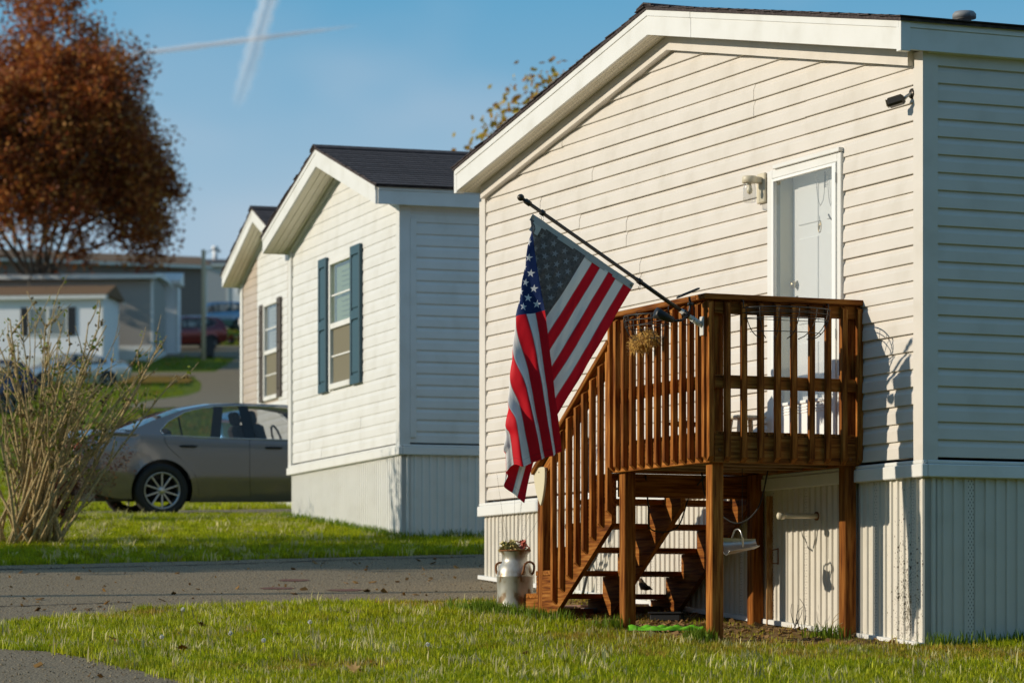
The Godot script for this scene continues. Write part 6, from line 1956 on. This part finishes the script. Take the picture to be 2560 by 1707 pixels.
# ---------------------------------------------------------------- street furniture far off
func make_street_things() -> void:
	var up := thing("utility_pole", "pale wooden utility pole with curved lamp arm beside the red suv", "pole", Transform3D(Basis(), gpos(-14.9, 164.0)))
	part(up, "shaft", tube([Vector3(0, -0.4, 0), Vector3(0, 5.3, 0)], [0.115, 0.10], 12), mat("pole_wood", lin(0.55, 0.43, 0.28), 0.85))
	part(up, "lamp_arm", tube(smooth_path([Vector3(0, 5.05, 0), Vector3(0.25, 5.22, 0), Vector3(0.55, 5.28, 0), Vector3(0.72, 5.26, 0)]), [0.022], 6), M.steel)
	part(up, "lamp_head", tube([Vector3(0.66, 5.27, 0), Vector3(0.82, 5.22, 0)], [0.05, 0.075], 10), M.steel)
	var bin := thing("trash_bin", "black wheeled trash bin standing behind the wooden pole", "trash bin", turned(gpos(-14.78, 165.3), 0.2))
	var st := begin()
	add_prism(st, PackedVector2Array([Vector2(-0.24, 0.06), Vector2(0.24, 0.06), Vector2(0.31, 0.92), Vector2(-0.31, 0.92)]), -0.28, 0.28)
	part(bin, "tub", done(st), M.black_plastic)
	part(bin, "lid", bevel_box(Vector3(0.68, 0.07, 0.64), 0.03), M.black_plastic, Transform3D(Basis(Vector3.RIGHT, 0.05), Vector3(0, 0.965, 0)))
	for z in [-0.26, 0.26]:
		part(bin, "wheel", lathe([Vector2(0.0, -0.03), Vector2(0.11, -0.03), Vector2(0.12, 0.0), Vector2(0.11, 0.03), Vector2(0.0, 0.03)], 16), M.rubber, Transform3D(Basis(Vector3.RIGHT, PI / 2), Vector3(-0.24, 0.115, z)))
	var mb := thing("mailbox", "white mailbox on a post between flower pots on the far lawn", "mailbox", turned(gpos(-14.1, 178.4), 0.3))
	part(mb, "post", bevel_box(Vector3(0.12, 1.0, 0.12), 0.01), M.far_white, Transform3D(Basis(), Vector3(0, 0.5, 0)))
	part(mb, "box", bevel_box(Vector3(0.42, 0.46, 0.5), 0.08), M.far_white, Transform3D(Basis(), Vector3(0, 1.2, 0)))
	for q in [[-16.2, 178.0, "dark pot of red flowers set apart from the far mailbox"], [-15.1, 178.2, "dark pot of red flowers behind the foot of the mailbox post"], [-14.5, 178.0, "dark pot of red flowers touching the far mailbox post"]]:
		var pot := thing("flower_pot", q[2], "flower pot", Transform3D(Basis(), gpos(q[0] + 0.35, q[1])), "flower pots beside the mailbox")
		part(pot, "pot", lathe([Vector2(0.0, 0.0), Vector2(0.16, 0.0), Vector2(0.21, 0.26), Vector2(0.18, 0.26), Vector2(0.0, 0.24)], 14), M.black_plastic)
		var r := RandomNumberGenerator.new()
		r.seed = 5
		var xs := []
		var cs := []
		for k in 160:
			var v := Vector3(r.randfn(), absf(r.randfn()), r.randfn()).normalized() * r.randf_range(0.10, 0.28)
			xs.append(Transform3D(Basis.from_euler(Vector3(r.randf() * TAU, r.randf() * TAU, 0)), v + Vector3(0, 0.24, 0)))
			cs.append(Color(0.14, 0.01, 0.012) if r.randf() < 0.6 else Color(0.03, 0.06, 0.015))
		merged(pot, "flowers", cluster_mesh(4, 0.06, 0.08, 4), M.leaf, xs, cs)


# ---------------------------------------------------------------- grass
func tuft_mesh(n: int, sd: int) -> ArrayMesh:
	var r := RandomNumberGenerator.new()
	r.seed = sd
	var st := begin()
	for k in n:
		var a := r.randf() * TAU
		var foot := Vector3(r.randfn(0, 0.45), 0, r.randfn(0, 0.45))
		var h := r.randf_range(0.55, 1.15)
		var lean := Vector3(cos(a), 0, sin(a)) * r.randf_range(0.1, 1.0)
		var w := Vector3(-sin(a), 0, cos(a)) * 0.055 * r.randf_range(0.6, 1.3)
		var mid := foot + lean * 0.35 + Vector3.UP * h * 0.6
		var tip := foot + lean + Vector3.UP * h * r.randf_range(0.75, 1.0)
		quad(st, foot - w, mid - w * 0.8, mid + w * 0.8, foot + w)
		st_tri(st, mid - w * 0.8, tip, mid + w * 0.8)
	return done(st)

func in_house(x: float, d: float) -> bool:
	for q in [[H1, 7.6, 17.0], [H2, 4.44, 15.0]]:
		var l: Vector3 = (q[0] as Transform3D).affine_inverse() * Vector3(x, 0, -d)
		if l.x < 0.05 and l.x > -q[1] - 0.05 and l.z < 0.05 and l.z > -q[2]: return true
	return false

func lawn(called: String, label: String, count: int, x0: float, x1: float, d0: float, d1: float, lo: float, hi: float, sd: int, dry: float) -> void:
	var r := RandomNumberGenerator.new()
	r.seed = sd
	var nz := FastNoiseLite.new()
	nz.seed = sd
	nz.frequency = 0.55
	var xfs := []
	var cols := []
	for k in count:
		var d := r.randf_range(d0, d1)
		var x := lerpf(x0, x1, r.randf())
		if d1 < 60.0 and absf(x) > d * 0.151 + 1.6: continue
		var q := Vector2(x, d)
		if Geometry2D.is_point_in_polygon(q, DRIVE) or Geometry2D.is_point_in_polygon(q, ROAD) or Geometry2D.is_point_in_polygon(q, DRIVE2) or in_house(x, d): continue
		var patch := nz.get_noise_2d(x * 2.0, d * 2.0)
		# worn, straw coloured turf with ragged outlines, where the photograph shows it
		var worn := 0.0
		for w in [[1.45, 22.75, 1.15], [2.2, 22.3, 0.9], [3.0, 22.1, 0.7], [0.55, 23.6, 0.6], [-0.4, 27.3, 0.8], [-2.9, 25.9, 0.5], [-1.2, 20.9, 0.5]]:
			if q.distance_to(Vector2(w[0], w[1])) + 0.55 * nz.get_noise_2d(x * 5.0 + 40.0, d * 5.0) < w[2]: worn = 1.0
		if Geometry2D.is_point_in_polygon(q, MULCH):
			if r.randf() > 0.10: continue
			worn = 1.0
		var h := r.randf_range(lo, hi) * (1.0 + 0.30 * patch)
		if worn > 0.0: h *= 0.72
		var t := clampf(dry + patch * 0.45 + worn * 0.46 + r.randfn(0, 0.20), 0.0, 1.0)
		var g := Vector3(0.27, 0.35, 0.005).lerp(Vector3(0.50, 0.29, 0.05), t * t)
		g = g.lerp(Vector3(0.68, 0.66, 0.012), clampf(r.randf() * 0.75 + patch * 0.3, 0.0, 1.0) * (1.0 - t))
		if r.randf() < 0.04:
			g = Vector3(0.62, 0.56, 0.25)
			h *= r.randf_range(1.1, 1.7)
		var v := r.randf_range(0.55, 1.35)
		xfs.append(Transform3D(Basis(Vector3.UP, r.randf() * TAU) * Basis().scaled(Vector3(h * r.randf_range(0.8, 1.2), h, h)), Vector3(x, tground(d) - 0.004, -d)))
		cols.append(Color(g.x * v, g.y * v, g.z * v))
	var o := scatter(self, called, tuft_mesh(11, sd), M.blade, xfs, cols)
	tag(o, label, "grass", "", "stuff")
	print(called, " ", xfs.size())

func make_grass() -> void:
	lawn("lawn_grass", "green front lawn grass with dry brown patches before the deck", 78000, -6.0, 5.6, 18.6, 31.0, 0.035, 0.085, 3, 0.18)
	lawn("lawn_grass", "bright green lawn grass strip between driveway and grey sedan", 42000, -9.0, 1.6, 31.2, 46.5, 0.045, 0.085, 5, 0.06)
	lawn("lawn_grass", "green lawn grass beyond the grey sedan", 16000, -11.0, -1.0, 46.0, 62.0, 0.06, 0.11, 7, 0.06)
	# taller grass along the skirting and round the can, the posts and the asphalt edge
	var r := RandomNumberGenerator.new()
	r.seed = 90
	var xfs := []
	var cols := []
	for k in 800:
		var p := Vector3.ZERO
		var q := r.randf()
		if q < 0.30: p = H2 * Vector3(r.randf_range(-4.5, 0.2), 0, r.randf_range(0.03, 0.16))
		elif q < 0.5: p = H2 * Vector3(r.randf_range(0.04, 0.18), 0, r.randf_range(-2.5, 0.1))
		elif q < 0.62: p = H1 * Vector3(r.randf_range(0.05, 0.16), 0, r.randf_range(-2.0, 0.1))
		elif q < 0.80: p = H1 * (Vector3(-4.1, 0, 1.25) + Vector3(r.randfn(0, 0.22), 0, absf(r.randfn(0, 0.14)) + 0.10))
		elif q < 0.9: p = H1 * (Vector3(-3.4, 0, 1.35) + Vector3(r.randfn(0, 0.3), 0, r.randfn(0, 0.08)))
		else:
			var post: Array = [[-0.93, 1.25], [-2.32, 1.25], [-0.9, 0.28]][r.randi() % 3]
			p = H1 * Vector3(post[0] + r.randfn(0, 0.08), 0, post[1] + r.randfn(0, 0.05))
		var h := r.randf_range(0.06, 0.14)
		xfs.append(Transform3D(Basis(Vector3.UP, r.randf() * TAU) * Basis().scaled(Vector3(h * 0.6, h, h * 0.6)), Vector3(p.x, tground(-p.z) - 0.004, p.z)))
		var v := r.randf_range(0.7, 1.3)
		cols.append(Color(0.15 * v, 0.23 * v, 0.012 * v))
	tag(scatter(self, "edge_grass", tuft_mesh(8, 44), M.blade, xfs, cols), "taller uncut grass along the skirting and posts", "grass", "", "stuff")
	# distant lawns
	xfs = []
	cols = []
	var far_polys := [[[-26, 158.4], [-14.0, 158.4], [-13.4, 160], [-13.3, 164.8], [-26, 165]], [[-24, 177.4], [-10, 177], [-10, 186.6], [-24, 186.6]], [[-24, 189.3], [-10, 189.3], [-10, 197], [-24, 197]], [[-26, 112], [-13.2, 112], [-13.6, 130], [-13.9, 146], [-14.6, 151.8], [-26, 152]], [[-9.0, 108], [-3, 108], [-6, 160], [-11, 160]], [[-24, 62], [-3, 62], [-3, 108], [-24, 108]]]
	for poly in far_polys:
		var pp := pv(poly)
		for k in 3600:
			var q := Vector2(r.randf_range(-26, -3), r.randf_range(pp[0].y - 2, pp[0].y + 55))
			if not Geometry2D.is_point_in_polygon(q, pp): continue
			var h := r.randf_range(0.10, 0.20)
			xfs.append(Transform3D(Basis(Vector3.UP, r.randf() * TAU) * Basis().scaled(Vector3(h * 1.6, h, h * 1.6)), Vector3(q.x, tground(q.y), -q.y)))
			var v := r.randf_range(0.75, 1.25)
			cols.append(Color(0.22 * v, 0.29 * v, 0.014 * v) if r.randf() < 0.82 else Color(0.40 * v, 0.25 * v, 0.04 * v))
	tag(scatter(self, "lawn_grass", tuft_mesh(10, 45), M.blade, xfs, cols), "far lawns between the lanes and homes on the hill", "grass", "", "stuff")
	# loose stone chips in the worn asphalt
	xfs = []
	cols = []
	for k in 15000:
		var q := Vector2(r.randf_range(-6.2, 0.5), r.randf_range(19.0, 33.2))
		if absf(q.x) > q.y * 0.151 + 1.2 or not (Geometry2D.is_point_in_polygon(q, DRIVE) or Geometry2D.is_point_in_polygon(q, ROAD)): continue
		var s := r.randf_range(0.004, 0.012)
		xfs.append(Transform3D(Basis.from_euler(Vector3(r.randfn(0, 0.3), r.randf() * TAU, r.randfn(0, 0.3))) * Basis().scaled(Vector3(s, s * 0.55, s * 0.8)), Vector3(q.x, tground(q.y) + 0.0145, -q.y)))
		var v := r.randf_range(0.5, 1.5)
		cols.append(Color(0.25 * v, 0.20 * v, 0.125 * v))
	tag(scatter(self, "stone_chips", BoxMesh.new(), M.stone, xfs, cols), "grey brown stone chips in the worn asphalt", "gravel", "", "stuff")
	# leaf scraps blown over the driveway and lawn
	xfs = []
	cols = []
	for k in 560:
		var q := Vector2(r.randf_range(-5.5, 0.6), r.randf_range(20.0, 33.0))
		var s := r.randf_range(0.010, 0.026) if k < 420 else r.randf_range(0.03, 0.06)
		xfs.append(Transform3D(Basis.from_euler(Vector3(r.randfn(0, 0.5), r.randf() * TAU, r.randfn(0, 0.5))) * Basis().scaled(Vector3(s, s * 0.12, s * 0.7)), Vector3(q.x, tground(q.y) + 0.024, -q.y)))
		var v := r.randf_range(0.5, 1.5)
		cols.append(Color(0.30 * v, 0.17 * v, 0.05 * v))
	tag(scatter(self, "leaf_scraps", BoxMesh.new(), M.blade, xfs, cols), "tiny dry leaf scraps strewn over driveway and lawn", "leaves", "", "stuff")
	# bark chips under the deck
	xfs = []
	cols = []
	for k in 2600:
		var q := Vector2(r.randf_range(-0.4, 3.2), r.randf_range(22.0, 28.5))
		if not Geometry2D.is_point_in_polygon(q, MULCH): continue
		var s := r.randf_range(0.010, 0.034)
		xfs.append(Transform3D(Basis.from_euler(Vector3(r.randfn(0, 0.4), r.randf() * TAU, r.randfn(0, 0.4))) * Basis().scaled(Vector3(s * 2.2, s * 0.35, s)), Vector3(q.x, tground(q.y) + 0.012, -q.y)))
		var v := r.randf_range(0.5, 1.4)
		cols.append(Color(0.32 * v, 0.19 * v, 0.075 * v))
	var bx := BoxMesh.new()
	tag(scatter(self, "bark_chips", bx, M.blade, xfs, cols), "brown bark chips and dry leaves under the deck", "mulch", "", "stuff")


# ---------------------------------------------------------------- vapour trails
func make_contrails() -> void:
	var D := 6000.0
	for t in [["thin straight white vapour trail running level across the blue sky", [[-760.0, 1033.0, 3.2, 0.5], [-670.7, 1045.0, 4.2, 0.9], [-586.0, 1055.5, 4.9, 0.95], [-480.1, 1069.0, 4.9, 0.95], [-395.4, 1080.3, 4.2, 0.8], [-338.9, 1087.3, 3.2, 0.6], [-265.9, 1097.0, 2.2, 0.00]]], ["broad fading vapour trail crossing the thin level one", [[-420.1, 1183.3, 15.0, 0.5], [-432.1, 1133.9, 15.0, 0.5], [-444.8, 1091.6, 15.0, 0.44], [-457.5, 1045.7, 15.0, 0.36], [-471.6, 999.8, 13.5, 0.26], [-482.9, 964.5, 11.0, 0.14], [-488.6, 946.8, 5.6, 0.00]]]]:
		var o := thing("contrail_cloud", t[0], "cloud")
		for layer in [[1.25, 0.16], [1.0, 0.22], [0.72, 0.25], [0.45, 0.25]]:
			var st := begin(true)
			var q: Array = t[1]
			var rings := []
			for s in (q.size() - 1) * 4 + 1:
				var f := s / 4.0
				var k := mini(int(f), q.size() - 2)
				var u := f - k
				var v := []
				for e in 4: v.append(lerpf(q[k][e], q[k + 1][e], u))
				var c := Vector3(v[0], v[1], -D)
				var rad: float = v[2] * layer[0] * (1.0 + 0.13 * sin(s * 2.3) + 0.09 * sin(s * 5.1 + layer[0] * 9.0))
				var nx := Vector3(q[k + 1][0] - q[k][0], q[k + 1][1] - q[k][1], 0).normalized()
				var side := Vector3(-nx.y, nx.x, 0)
				var ring := []
				for a in 10:
					ring.append([c + (side * cos(TAU * a / 10.0) + Vector3.BACK * sin(TAU * a / 10.0)) * rad, v[3] * layer[1]])
				rings.append(ring)
			for s in rings.size() - 1:
				for a in 10:
					var b := (a + 1) % 10
					for e in [rings[s][a], rings[s][b], rings[s + 1][b], rings[s][a], rings[s + 1][b], rings[s + 1][a]]:
						st.set_color(Color(1, 1, 1, e[1]))
						st.add_vertex(e[0])
			if not M.has("vapour"):
				var m := mat("vapour", lin(0.95, 0.95, 0.96), 1.0, 0.0, 0.0)
				m.vertex_color_use_as_albedo = true
				m.transparency = BaseMaterial3D.TRANSPARENCY_ALPHA
			part(o, "vapour", done(st), M.vapour)
